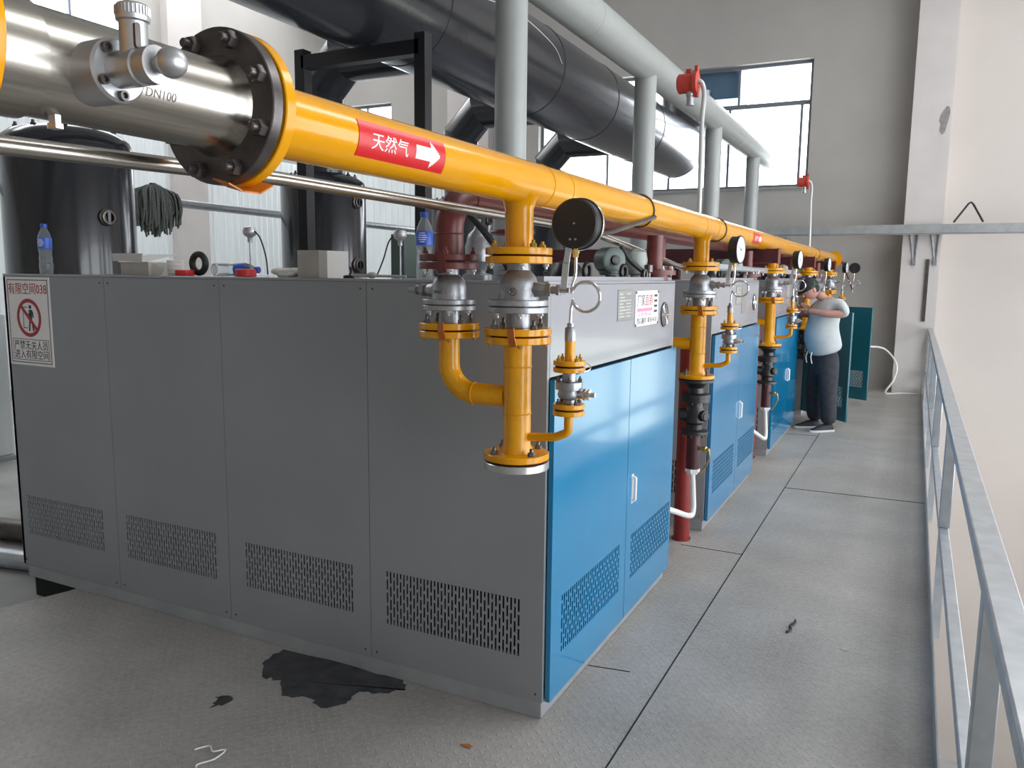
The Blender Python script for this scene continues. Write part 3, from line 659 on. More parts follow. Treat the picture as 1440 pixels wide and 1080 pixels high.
def drop(y_):
    out = []
    v = ball_valve('main_ball_valve', 'grey flanged ball valve on the nearest yellow gas drop, lever up', GX, y_, 1.783, 1.5465, 1., M_yellow, 1, 'ball valves on the gas drops')
    raised_lettering(v, GX, y_, 1.66, .0665)
    out.append(v)
    r = thing('gas_riser_pipe', 'yellow gas riser with elbow branch before the nearest grey cabinet, blind flange below', 'pipe', (GX, y_, 1.07), 'yellow gas risers')
    for nm, x, z, R in (('top_flange', GX, 1.523, .114), ('branch_flange', -.27, 1.532, .106)):
        f = MB().disc((x, y_, z), (0, 0, 1), R, .0225, 44).build(nm, M_yellow, r)
        f2 = MB().disc((x, y_, z-.028), (0, 0, 1), R, .0225, 44).build(nm, M_yellow, r)
        MB().lathe((x, y_, z-.006), (0, 0, 1), [(R*.8, 0), (R*.8, .0065)], 40).build('gasket', M_gasket, f)
        bolts_round(f, (x, y_, z+.0225), (0, 0, 1), R*.82, 4, .0115, M_steeldk, PI/4+.25, .016, h=.013)
        bolts_round(f2, (x, y_, z-.028), (0, 0, -1), R*.82, 4, .0105, M_boltyl, PI/4+.25, .004, h=.008)
        st = MB(); P = [(x+.030, y_-R-.001, z+.026), (x+.035, y_-R-.006, z-.003), (x+.040, y_-R-.001, z-.032)]
        for p, q_ in zip(P, P[1:]): st.bar(p, q_, .030, .003, up=(.25, 1, .2))
        st.build('earth_strap', M_rust, f)
    mb = MB().lathe((GX, y_, 1.118), (0, 0, 1), [(.060, 0), (.0475, .03), (.0475, .378)], 36)
    for z in (1.415, 1.255): mb.torus((GX, y_, z), (0, 0, 1), .0475, .003, 36, 6)
    mb.build('riser', M_yellow2, r)
    mb = MB().tube([(-.27, y_, 1.506), (-.27, y_, 1.43)]+arc((-.165, y_, 1.415), (-1, 0, 0), (0, 0, -1), .105, 0, PI/2, 12)+[(-.13, y_, 1.31), (-.04, y_, 1.31)], .0375, 28)
    mb.torus((-.165, y_, 1.31), (1, 0, 0), .0375, .003, 28, 6); mb.build('branch_elbow', M_yellow2, r)
    f = MB().disc((GX, y_, 1.098), (0, 0, 1), .112, .022, 44).build('bottom_flange', M_yellow, r)
    MB().lathe((GX, y_, 1.092), (0, 0, 1), [(.100, 0), (.100, .0065)], 40).build('gasket', M_gasket, f)
    bolts_round(f, (GX, y_, 1.120), (0, 0, 1), .090, 4, .0125, M_steeldk, PI/4+.25, .012, h=.013)
    MB().tube(fillet([(GX+.03, y_, 1.175), (.145, y_, 1.185), (.190, y_, 1.205), (.190, y_, 1.270)], .035), .0145, 16).build('bypass_pipe', M_yellow, r)
    out.append(r)
    # bypass valve and gauge
    b = thing('bypass_valve', 'small steel bypass valve between yellow flanges beside the nearest riser', 'valve', (.19, y_, 1.265), 'small bypass valves')
    for z in (1.265, 1.287, 1.408, 1.430):
        f = MB().disc((.19, y_, z), (0, 0, 1), .053, .0155, 32, .0015).build('flange', M_yellow, b)
        if z in (1.287, 1.430): bolts_round(f, (.19, y_, z+.0155), (0, 0, 1), .042, 4, .0075, M_steeldk if z < 1.4 else M_boltyl, PI/4+.2, .008)
    for z in (1.279, 1.422): MB().lathe((.19, y_, z), (0, 0, 1), [(.046, 0), (.046, .009)], 28).build('gasket', M_gasket, b)
    MB().lathe((.19, y_, 1.3035), (0, 0, 1), [(.020, 0), (.020, .012), (.034, .018), (.038, .03), (.034, .045), (.045, .047), (.045, .058), (.045, .062), (.045, .072), (.024, .075), (.022, .1035)], 24).build('body', M_steel, b)
    bolts_round(b, (.19, y_, 1.377), (0, 0, 1), .036, 4, .007, M_steeldk, .4, .006, name='body_bolt')
    MB().lathe((.19, y_, 1.337), (1, 0, 0), [(.016, .02), (.016, .052), (.020, .053), (.020, .060), (.013, .061), (.013, .066), (.018, .067), (.018, .074), (.008, .075), (.008, .092)], 16).build('stem', M_chrome, b)
    MB().cyl((.19, y_, 1.4455), (.19, y_, 1.510), .0165, 20).build('nipple', M_yellow2, b)
    MB().torus((.232, y_, 1.428), (.3, -.4, 1), .030, .0022, 20, 6).build('seal_wire', M_chrome, b)
    out.append(b)
    return out
def gauge(lab, y_, back):
    """pressure gauge on a looped siphon tube"""
    g = thing('pressure_gauge', lab, 'gauge', (.19, y_, 1.51), 'black pressure gauges')
    MB().lathe((.19, y_, 1.510), (0, 0, 1), [(.019, 0), (.019, .04), (.016, .044), (.011, .046), (.011, .058)], 8).build('coupling', M_steel, g)
    cc = (.245, y_-.004, 1.655); R = .048
    loop = arc(cc, (-1, 0, 0), (0, 0, -1), R, .25, 2*PI-.25, 30)
    pts = smooth_path([(.19, y_, 1.56), (.19, y_, 1.60), (.193, y_, 1.625)], 5)+loop[:1]
    pts = [(.19, y_, 1.558), (.19, y_, 1.58), (.191, y_, 1.61), (.195, y_, 1.635)]+[Vector(p)+Vector((0, -.010*i/30, 0)) for i, p in enumerate(loop)]+[(.196, y_-.008, 1.690), (.205, y_-.004, 1.72), (.205, y_, 1.76), (.204, y_, 1.785)]
    MB().tube(smooth_path(pts, 3), .0052, 10).build('siphon_tube', M_chrome, g)
    MB().lathe((.204, y_, 1.78), (0, 0, 1), [(.009, 0), (.009, .012), (.012, .013), (.012, .022), (.007, .023), (.007, .03)], 6).build('gauge_nut', M_brass, g)
    c = Vector((.204, y_, 1.886)); nrm = Vector((0, -1, 0)) if back else Vector((-.99, .13, 0))      # nrm points out of the back
    nrm.normalize(); cb = c+nrm*.02
    MB().lathe(cb-nrm*.052, nrm, [(.079, 0), (.083, .003), (.083, .012), (.079, .013), (.079, .05), (.074, .055)], 48).build('case', M_blackplastic, g)
    MB().lathe(cb-nrm*.054, nrm, [(.076, 0), (.0835, .0), (.0845, .006), (.0835, .012), (.079, .012)], 48, cap=False).build('rim', M_chrome if back else M_blackplastic, g)
    x, y2, z = frame_of(-nrm)
    dl = MB().lathe(cb-nrm*.051, -nrm, [(.0765, 0), (.0765, .002)], 40).build('dial', M_dial, g)
    t = MB(); o0 = cb-nrm*.0532
    for k in range(21):
        a = math.radians(-45+270*k/20); d0 = x*math.cos(a)+y2*math.sin(a); t.bar(o0+d0*.058, o0+d0*.068, .0015 if k % 5 else .003, .0006, up=tuple(nrm))
    t.build('scale_marks', M_signblk, dl)
    a = math.radians(160); d0 = x*math.cos(a)+y2*math.sin(a); MB().bar(o0-nrm*.001-d0*.015, o0-nrm*.001+d0*.055, .003, .0006, up=tuple(nrm)).lathe(o0, -nrm, [(.006, 0), (.005, .003)], 12).build('needle', M_signblk, dl)
    if back:
        for dx, dz in ((-.012, -.050), (.006, -.050), (.0, .0)): MB().lathe(cb+nrm*.0025+Vector((dx, 0, dz)), nrm, [(.0042, 0), (.003, .002)], 10).build('rivet', M_steel, g)
    return g
D0 = drop(DY[0])
g1_ = gauge('black round pressure gauge seen from behind, on coiled tube at the nearest riser', DY[0], True)
g2 = gauge('pressure gauge with white dial at the second riser from the camera', DY[1], False)
for i in range(1, 5):
    sh = (0, DY[i]-DY[0], 0)
    copy_tree(D0[0], sh, 'grey flanged ball valve on the %s yellow gas drop from the camera' % ord_[i])
    copy_tree(D0[1], sh, 'yellow gas riser with side elbow, %s from the camera' % ord_[i])
    copy_tree(D0[2], sh, 'small steel bypass valve beside the %s yellow riser' % ord_[i])
    if i > 1: copy_tree(g2, (0, DY[i]-DY[1], 0), 'pressure gauge with white dial at the %s riser from the camera' % ord_[i])
ge = copy_tree(g1_, (.10, 11.02-DY[0], 0), 'black pressure gauge seen from behind at the far end of the yellow main')
MB().cyl((.10, 11.02, GZ), (.29, 11.02, 1.56), .012, 12).build('gauge_arm', M_maroon, ge, origin=WLOC[ge.name])
# left column of the near drop: valve and maroon steam pipe; the others have their own
lv = ball_valve('branch_ball_valve', 'grey branch ball valve below the maroon flange, left of nearest riser', -.27, DY[0], 1.763, 1.5545, .92, M_maroon, -1, 'branch ball valves', False)
mb = MB()
text_mesh(mb, 'DN65', lambda u, w, t: (-.27+(.061+t)*math.sin(u/.061), DY[0]-(.061+t)*math.cos(u/.061), 1.655+w), .018, -.035, 0, depth=.0012); mb.build('cast_mark', M_steeldk, lv)
for i in range(1, 5): copy_tree(lv, (0, DY[i]-DY[0], 0), 'grey branch ball valve left of the %s yellow riser' % ord_[i])
mm = thing('maroon_header_pipe', 'maroon header pipe running under the yellow main, elbow at near end', 'pipe', (-.27, DY[0], 1.77))
mz = 1.985
mb = MB().tube([(-.27, DY[0], 1.79), (-.27, DY[0], 1.86)]+arc((-.27, DY[0]+.115, 1.87), (0, -1, 0), (0, 0, 1), .115, 0, PI/2, 14)+[(-.27, DY[0]+.2, mz), (-.27, 10.6, mz)], .050, 32)
mb.torus((-.27, DY[0], 1.86), (0, 0, 1), .050, .003, 32, 6).torus((-.27, DY[0]+.12, mz), (0, 1, 0), .050, .0035, 32, 6); mb.build('header', M_maroon, mm)
for i, yd in enumerate(DY):
    if i: MB().cyl((-.27, yd, 1.79), (-.27, yd, mz-.03), .045, 28).build('branch_stub', M_maroon, mm)
    f = MB().disc((-.27, yd, 1.768), (0, 0, 1), .104, .022, 40).build('flange', M_maroon, mm)
    bolts_round(f, (-.27, yd, 1.79), (0, 0, 1), .085, 4, .0105, M_maroon, PI/8, .012, h=.012)
MB().bar((-.235, DY[0]-.112, 1.797), (-.225, DY[0]-.114, 1.725), .026, .003, up=(0, 1, 0)).build('earth_strap', M_maroon, mm)
# what hangs below each riser
bf = MB().disc((GX, DY[0], 1.064), (0, 0, 1), .112, .026, 44).build('blind_flange', M_zinc)
tag(bf, 'round silver blind flange closing the bottom of the nearest yellow riser', 'flange')
def check_valve(y_, lab, m=M_blackvalve):
    v = thing('black_check_valve', lab, 'valve', (GX, y_, .74), 'black valves below the gas risers')
    MB().lathe((GX, y_, .745), (0, 0, 1), [(.085, .022), (.05, .03), (.05, .06), (.062, .075), (.062, .15), (.048, .17), (.048, .20), (.09, .205), (.09, .232), (.092, .234), (.092, .252), (.05, .26), (.045, .29), (.075, .325), (.108, .330), (.108, .346)], 32).build('body', m, v)
    f = MB().disc((GX, y_, .745), (0, 0, 1), .088, .020, 36).build('bottom_flange', m, v)
    bolts_round(f, (GX, y_, .745), (0, 0, -1), .07, 6, .009, M_steeldk); bolts_round(v, (GX, y_, .953), (0, 0, -1), .074, 6, .009, M_steeldk)
    MB().lathe((GX, y_, .865), (.9, -.45, 0), [(.034, .04), (.034, .085), (.026, .088), (.026, .094)], 18).build('side_boss', M_blackplastic, v)
    MB().lathe((GX, y_, .865), (-.9, -.3, 0), [(.038, .04), (.038, .095), (.030, .10)], 18).build('side_boss', M_blackplastic, v)
    return v
cv = check_valve(DY[1], 'black flanged check valve under the second yellow riser from the camera')
cv2 = copy_tree(cv, (0, DY[2]-DY[1], 0), 'black flanged check valve under the third yellow riser from the camera')
for i in (3, 4): copy_tree(cv, (0, DY[i]-DY[1], 0), 'black flanged check valve under the %s yellow riser from the camera' % ord_[i])
def hose(y_, lab, mlow):
    h = thing('drop_hose', lab, 'hose', (GX, y_, .45), 'white hoses below the risers')
    MB().cyl((GX, y_, .52), (GX, y_, .744), .043, 24).build('stub_pipe', mlow, h)
    MB().lathe((GX, y_, .485), (0, 0, 1), [(.036, 0), (.036, .012), (.048, .014), (.048, .03), (.044, .035)], 6).build('hose_cap', M_white, h)
    p = smooth_path([(GX, y_, .49), (GX+.01, y_+.0, .36), (GX+.02, y_-.02, .255), (GX+.015, y_-.09, .235), (GX-.02, y_-.35, .33), (GX-.06, y_-.62, .43)], 8)
    MB().tube(p, .0175, 14).build('hose_tube', M_hose, h)
    MB().lathe((GX+.04, y_-.01, .655), (.9, -.3, 0), [(.012, 0), (.012, .03), (.018, .032), (.018, .05), (.010, .052), (.010, .07)], 8).tube([(GX+.105, y_-.03, .655), (GX+.112, y_-.03, .60), (GX+.085, y_-.03, .54), (GX+.06, y_-.03, .50)], .006, 8).build('brass_cock', M_brass, h)
    return h
h1 = hose(DY[1], 'white bent hose with brass cock below the second riser', M_maroondk)
copy_tree(h1, (0, DY[2]-DY[1], 0), 'white bent hose below the third riser')
rp_ = thing('red_floor_pipe', 'red pipe rising from the floor in the gap after the nearest cabinet', 'pipe', (-.09, 2.40, 0))
MB().cyl((-.09, 2.42, 0), (-.09, 2.42, 1.30), .052, 28).lathe((-.09, 2.42, 0), (0, 0, 1), [(.062, 0), (.062, .012)], 24).build('pipe', M_red, rp_)
for i, yd in ((2, 5.14), (3, 7.90)):
    c = copy_tree(rp_, (-.06, yd-2.40-.02, 0), ('red pipe rising from the floor before the third cabinet', 'red pipe rising from the floor before the open cabinet')[i-2]); c['group'] = 'red floor pipes'
rp_['group'] = 'red floor pipes'

# ------------------------------------------------------------------ overhead: black flue duct, frames, grey vent header
DX, DZ, DR = -2.5, 3.78, .455
du = thing('flue_duct', 'big black round flue duct running under the ceiling to the end window', 'duct', (DX, 2.0, DZ))
mb = MB().cyl((DX, -5.99, DZ), (DX, 10.55, DZ), DR, 64)
mb.build('duct_body', M_duct, du)
for y_ in (-.1, 2.75, 4.9, 6.5, 8.4): MB().torus((DX, y_, DZ), (0, 1, 0), DR, .006, 64, 6).build('seam_band', M_duct, du)
MB().tube([(DX, 10.50, DZ)]+arc((DX, 10.55, DZ+.62), (0, 0, -1), (0, 1, 0), .62, 0, PI/2*.9, 8)+[(DX, 11.15, DZ+1.0)], DR*.93, 40).build('end_elbow', M_duct, du)
MB().tube(smooth_path([(DX+.458, 3.1, DZ+.1), (DX+.40, 3.9, DZ+.22), (DX+.44, 4.6, DZ+.12), (DX+.462, 4.8, DZ-.02)], 6), .004, 6).build('loose_wire', M_cablewhite, du)
TY = [.965, 3.61, 6.25, 8.9]; TX = -4.02
def flue_branch(parent, y_):
    e = .21; zt_ = 3.71; d = .27
    p0 = Vector((TX, y_, 2.66)); a = Vector((TX, y_, zt_-d)); b_ = Vector((TX+d, y_, zt_)); c = Vector((DX-.44, y_, zt_))
    def ring(p, t1, t2):       # mitre plane between the two directions
        nrm = (t1+t2).normalized(); out = []
        for k in range(36):
            q = 2*PI*k/36; sd = Vector((0, 1, 0)); w = t1.cross(sd).normalized(); off = (sd*math.cos(q)+w*math.sin(q))*e
            out.append(p+off-t1*(off.dot(nrm)/t1.dot(nrm)))
        return out
    ts = [UP_, (b_-a).normalized(), Vector((1, 0, 0))]
    segs = [(ring(p0, ts[0], ts[0]), ring(a, ts[0], ts[1]), ts[0]), (None, None, None), (None, None, None)]
    r0, r1 = ring(p0, ts[0], ts[0]), ring(a, ts[0], ts[1]); r2 = ring(b_, ts[1], ts[2]); r3 = ring(c, ts[2], ts[2])
    for nm, A, B_ in (('flue_riser', r0, r1), ('mitre_segment', r1, r2), ('flue_branch', r2, r3)):
        MB().add(A+B_, [(k, (k+1) % 36, 36+(k+1) % 36, 36+k) for k in range(36)]+[tuple(range(36)), tuple(range(36, 72))]).build(nm, M_duct, parent)
UP_ = Vector((0, 0, 1))
def make_tank(y_, lab, ports):
    t = thing('economiser_tank', lab, 'tank', (TX, y_, -.12), 'black tanks behind the cabinets')
    R = .405
    MB().lathe((TX, y_, -.12), (0, 0, 1), [(R, 0), (R, 2.66), (R-.015, 2.71), (R-.07, 2.755), (R-.16, 2.785), (.2, 2.79), (.1, 2.795)], 64).build('shell', M_black, t)
    for (a, z, r) in ports:
        d0 = Vector((math.cos(a), math.sin(a), 0)); p = Vector((TX, y_, z))+d0*R
        q = MB().lathe(p-d0*.03, d0, [(r*1.35, 0), (r*1.2, .045), (r, .05), (r, .065), (r*.72, .067), (r*.70, .02)], 24).build('port', M_steeldk, t)
        MB().bar(p+d0*.03-Vector((0, 0, r)), p+d0*.03+Vector((0, 0, r)), .02, .012, up=tuple(d0)).build('port_bar', M_black, q)
    for k in range(10):
        a = 2*PI*k/10; MB().bolt((TX+.30*math.cos(a), y_+.30*math.sin(a), -.12+2.755), (0, 0, 1), .02, .02, .02).build('lid_bolt', M_black, t)
    if y_ > 2: flue_branch(t, y_)
    return t
make_tank(TY[0], 'big black tank behind the nearest cabinet, mop hanging beside it', [(-.08, 2.07, .046)])
for i, lab in ((1, 'black tank behind the cardboard box, second from the camera'), (2, 'third black tank, mostly behind the yellow main'), (3, 'furthest black tank by the end wall')):
    make_tank(TY[i], lab, [(-.03, 2.39, .05), (-.03, 1.80, .06)])
def duct_frame(y_, lab):
    f = thing('duct_support_frame', lab, 'frame', (DX, y_, 0), 'black duct frames')
    for x in (-3.02, -1.96): MB().box((x-.045, y_-.045, 0), (x+.045, y_+.045, 3.36)).build('post', M_frame, f, bevel=.004)
    MB().box((-3.0, y_-.045, 3.22), (-1.97, y_+.045, 3.315)).build('crossbar', M_frame, f)
    return f
fr0 = duct_frame(2.2, 'black square tube frame under the black flue duct')
HX, HZ = -1.08, 3.585
hd = thing('vent_header_pipe', 'thick light grey header pipe high up, with four grey down pipes', 'pipe', (HX, 2, HZ))
mb = MB().cyl((HX, -5.99, HZ), (HX, 11.0, HZ), .148, 40)
for y_ in (-2.0, .4, 3.0, 5.2, 6.3, 8.3): mb.torus((HX, y_, HZ), (0, 1, 0), .147, .003, 40, 6)
mb.build('header', M_greypipe, hd)
MB().lathe((HX, 10.98, HZ), (0, 1, 0), [(.148, 0), (.12, .05), (.06, .08)], 32).build('end_cap', M_greypipe, hd)
for y_ in (1.81, 4.45, 7.13, 9.68):
    mb = MB().cyl((HX, y_, 1.965 if y_ > 2 else 0), (HX, y_, HZ-.08), .097, 32); mb.torus((HX, y_, HZ-.135), (0, 0, 1), .096, .003, 32, 6); mb.build('down_pipe', M_greypipe, hd)
# maroon cross beams carrying the pipes
for y_, lab in ((4.45, 'maroon box beam across the second gap, its end beside a white gauge dial'), (7.13, 'maroon box beam across the third gap'), (9.68, 'maroon box beam nearest the end wall')):
    t = thing('pipe_support_beam', lab, 'beam', (-1., y_, 1.9), 'maroon pipe support beams')
    x1 = -.34 if y_ < 2 else .13
    x0 = -1.24 if y_ < 2 else -2.4
    MB().box((x0, y_-.06, 1.845), (x1, y_+.06, 1.965)).build('beam', M_maroondk, t, bevel=.003)
    MB().box((x1, y_-.065, 1.84), (x1+.008, y_+.065, 1.97)).build('end_plate', M_maroon, t)
    for x in (x0+.1, -.75): MB().box((x-.04, y_-.04, 0), (x+.04, y_+.04, 1.845)).build('leg', M_maroondk, t)
# galvanised pipe across the view, and the sloping cable conduit
tag(MB().tube(fillet([(-.168, -5.99, 1.905), (-.168, -2.6, 1.905), (-.168, -1.2, 1.940), (-.168, .75, 1.930), (-.18, 2.30, 1.80), (-.19, 2.75, 1.765), (-.20, 3.6, 1.76)], .25), .0165, 20).build('stainless_pipe', M_stain), 'long thin stainless pipe crossing in front of the black tanks, below the yellow main', 'pipe')
tag(MB().tube(fillet([(-.02, 2.60, 1.79), (-.025, 4.6, 1.785), (-.025, 6.8, 1.785)], .2), .022, 14).build('conduit_pipe', M_galv), 'pale conduit lying along the tops of the second and third cabinets', 'conduit')
bp_ = tag(MB().cyl((-5.3, .5, 2.40), (-5.3, 8.6, 2.335), .040, 20).build('wash_pipe', M_galv), 'galvanised horizontal pipe behind the black tanks, mop hanging on it', 'pipe')
# ------------------------------------------------------------------ gas detectors on bent conduits
def detector(y_, lab, s=1.):
    d = thing('gas_detector', lab, 'detector', (-.10, y_, 2.10), 'red gas detectors')
    p = smooth_path([(-.05, y_, 2.08), (-.06, y_+.03, 2.40), (-.075, y_+.08, 2.68), (-.075, y_+.11, 2.84), (-.09, y_+.12, 2.91), (-.115, y_+.12, 2.935), (-.14, y_+.12, 2.93)], 8)
    MB().tube(p, .0145, 12).build('conduit', M_conduit, d)
    c = Vector((-.185, y_+.12, 2.925))
    MB().lathe(c-Vector((.06, 0, 0)), (1, 0, 0), [(.05, 0), (.06, .008), (.06, .095), (.068, .10), (.068, .125), (.05, .13)], 28).build('housing', M_detred, d)
    mb = MB().box((c.x+.045, c.y-.02, c.z+.05), (c.x+.065, c.y+.02, c.z+.10)); mb.box((c.x+.045, c.y-.02, c.z-.085), (c.x+.07, c.y+.02, c.z-.05)); mb.box((c.x-.01, c.y-.015, c.z+.05), (c.x+.02, c.y+.015, c.z+.085)); mb.build('lug', M_detred, d)
    MB().lathe((c.x+.02, c.y, c.z-.05), (0, 0, -1), [(.027, 0), (.027, .03), (.022, .032), (.022, .075), (.025, .076), (.025, .085)], 18).build('sensor', M_alu, d)
    return d
d0 = detector(2.38, 'red gas detector on a bent grey conduit before the grey header pipe')
copy_tree(d0, (0, 5.75, 0), 'small far red gas detector below the window corner')

# ------------------------------------------------------------------ things lying on the nearest cabinet
TZ = CH+.0005
def bottle(lab, x, y_, s, lying=False, grp='drink bottles'):
    b = thing('water_bottle', lab, 'bottle', (x, y_, TZ), grp)
    prof = [(.026, 0), (.031, .004), (.0315, .05), (.029, .062), (.0315, .075), (.028, .10), (.031, .118), (.032, .13), (.032, .175), (.028, .195), (.016, .222), (.0135, .228), (.0135, .24)]
    prof = [(r*s, h*s) for r, h in prof]
    if lying: base, ax = Vector((x, y_, TZ+.032*s)), Vector((1, .15, 0))
    else: base, ax = Vector((x, y_, TZ)), Vector((0, 0, 1))
    axn = ax.normalized()
    MB().lathe(base, ax, prof, 28).build('bottle_body', M_clear, b)
    MB().lathe(base+axn*.128*s, ax, [(.0324*s, 0), (.0328*s, .002*s), (.0328*s, .050*s), (.0324*s, .052*s)], 28, cap=False).build('label', M_bluelab, b)
    if not lying:
        mb = MB(); R = .033*s
        for k in range(5):
            z = TZ+(.140+.008*k)*s; w = (.02, .03, .036, .03, .022)[k]*s*.5
            for q in range(6): mb.prism([(-w+q*w/3, -.0018*s), (-w+(q+1)*w/3, -.0018*s), (-w+(q+1)*w/3, .0018*s), (-w+q*w/3, .0018*s)], lambda u, v, t: (x+(R+t)*math.sin(u/R+.3), y_-(R+t)*math.cos(u/R+.3), z+v), 0, .0005)
        mb.build('label_print', M_white, b)
    MB().lathe(base+axn*.232*s, ax, [(.0155*s, 0), (.0155*s, .017*s), (.013*s, .019*s)], 24).build('cap', M_bluecap, b)
    return b
bottle('upright water bottle with blue label above the no-entry sign', -3.01, .10, 1.06)
bottle('upright water bottle with blue cap and label behind left column of nearest riser', -.63, .15, 1.08)
bottle('clear empty bottle lying on its side beside the black ring', -1.80, .13, 1.0, True)
# opened white carton
cb = thing('open_carton', 'opened white carton with flaps out, beside the big tank', 'box', (-2.25, .12, TZ), 'cartons')
MB().box((-2.34, .04, TZ), (-2.14, .20, TZ+.065)).build('carton_body', M_card, cb)
MB().prism([(-2.37, .07), (-2.345, .105), (-2.13, .105), (-2.165, .065)], lambda u, v, t: (u, .02+t+(.07-v)*.6, TZ+v), 0, .003).obox((-2.24, .12, TZ+.085), (.105, 0, 0), (0, .09, .02), (0, 0, .0015)).build('flap', M_cardwhite, cb)
MB().prism([(.0, .065), (.08, .035), (.085, .033), (.06, .005), (.0, .0)], lambda u, v, t: (-2.14+u, .06+t, TZ+v), 0, .003).build('flap', M_cardwhite, cb)
cu_ = MB().lathe((-2.035, .11, TZ), (0, 0, 1), [(.036, 0), (.040, .015), (.036, .017), (.0405, .035), (.037, .037), (.041, .055), (.038, .057), (.042, .073), (.036, .074)], 24).build('stacked_cups', M_cup); tag(cu_, 'short stack of white plastic cups next to the carton', 'cups')
tag(MB().torus((-1.90, .13, TZ+.060), (0, 1, 0), .044, .0155, 28, 10).build('rubber_ring', M_rubber), 'black rubber ring standing upright beside the cups', 'ring')
tag(MB().lathe((-1.935, .075, TZ), (0, 0, 1), [(.042, 0), (.044, .004), (.044, .028), (.038, .03)], 28).build('plastic_disc', M_redcap), 'red plastic disc in front of the black ring', 'disc', 'red plastic discs')
tag(MB().lathe((-1.555, .085, TZ), (0, 0, 1), [(.045, 0), (.048, .004), (.046, .033), (.042, .035)], 28).build('plastic_disc', M_redcap), 'red plastic disc in front of the lying bottle neck', 'disc', 'red plastic discs')
bx = thing('cardboard_box', 'small plain cardboard box standing before the second black tank', 'box', (-1.17, .14, TZ), 'cartons')
MB().box((-1.235, .07, TZ), (-1.115, .21, TZ+.118)).build('box_body', M_card, bx); MB().box((-1.1145, .068, TZ), (-1.069, .212, TZ+.116)).build('box_side', M_cardwhite, bx)
cr = MB(); random.seed(3)
for k in range(16): cr.sphere((-1.34+random.uniform(-.06, .06), .12+random.uniform(-.04, .04), TZ+.012+random.random()*.016), .016+random.random()*.014, 10, 7, (1.4, 1, .7))
tag(cr.build('crumpled_rag', M_cardwhite), 'crumpled off-white rag beside the cardboard box', 'rag')
for x, lab in ((-.93, 'small dark bit of scrap between the cardboard box and the bottle'),): tag(MB().lathe((x-.05, .1, TZ), (0, 0, 1), [(.022, 0), (.024, .004), (.024, .010), (.012, .014)], 14).build('scrap_washer', M_rubber), lab, 'washer')
wr = MB().cyl((-.95, .09, TZ+.012), (-.70, .12, TZ+.010), .006, 10).sphere((-.86, .1, TZ+.014), .017, 14, 8, (1.5, .8, .8)); tag(wr.build('brush_handle', M_card), 'thin pale stick with tan ferrule lying left of the tall bottle', 'stick')
# temperature sensors with round heads
def thermo(lab, x, y_, h, side):
    t = thing('temperature_sensor', lab, 'sensor', (x, y_, TZ), 'temperature sensors')
    MB().cyl((x, y_, TZ), (x, y_, TZ+h), .005, 10).build('stem', M_galv, t)
    MB().lathe((x, y_, TZ+h), (0, 0, 1), [(.008, -.03), (.013, -.028), (.013, -.005), (.016, 0), (.030, .008), (.036, .02), (.036, .035), (.030, .05), (.012, .058)], 22).build('head', M_alu, t)
    MB().tube(smooth_path([(x+side*.035, y_, TZ+h+.03), (x+side*.075, y_, TZ+h-.01), (x+side*.11, y_, TZ+h*.5), (x+side*.14, y_-.02, TZ+.01)]), .004, 8).build('cable', M_rubber, t)
thermo('round-headed temperature sensor with thin black cable, right of the lying bottle', -2.05, .62, .21, 1)
thermo('temperature sensor with black cable left of the tall bottle', -1.30, .95, .20, -1)
tag(MB().box((-1.68, 1.40, TZ), (-1.58, 1.60, TZ+.26)).build('control_box', M_green, bevel=.006), 'dark green-grey box left of the tall bottle, at the back of the nearest cabinet', 'box')
# stop valve with maroon hand wheel and a steel relief valve behind the near column
sv = thing('relief_valve', 'steel relief valve body behind the maroon elbow on nearest cabinet', 'valve', (-.62, .50, TZ))
MB().lathe((-.60, .55, TZ), (0, 0, 1), [(.07, 0), (.07, .02), (.035, .03), (.04, .06), (.058, .08), (.060, .15), (.052, .17), (.052, .18), (.045, .20), (.02, .225), (.012, .25), (.012, .27)], 28).build('body', M_steel, sv)
hv = thing('stop_valve', 'stop valve with maroon hand wheel behind the nearest yellow drop', 'valve', (-.36, .42, TZ))
MB().lathe((-.36, .42, TZ), (0, 0, 1), [(.085, 0), (.085, .018), (.05, .022), (.05, .04), (.08, .042), (.08, .06), (.018, .07), (.016, .22)], 28).build('body', M_steel, hv)
mb = MB().torus((-.36, .42, TZ+.20), (0, 0, 1), .085, .010, 30, 8)
for k in range(4): mb.bar((-.36, .42, TZ+.20), (-.36+.085*math.cos(k*PI/2+.3), .42+.085*math.sin(k*PI/2+.3), TZ+.20), .012, .012)
mb.lathe((-.36, .42, TZ+.18), (0, 0, 1), [(.02, 0), (.02, .05), (.01, .055)], 14).build('hand_wheel', M_maroon, hv)
tag(MB().tube(smooth_path([(-.42, .15, 1.96), (-.37, .17, 1.90), (-.30, .2, 1.80), (-.27, .24, 1.71)]), .014, 10).build('rubber_hose', M_rubber), 'black rubber hose slanting down between maroon elbow and yellow drop', 'hose')

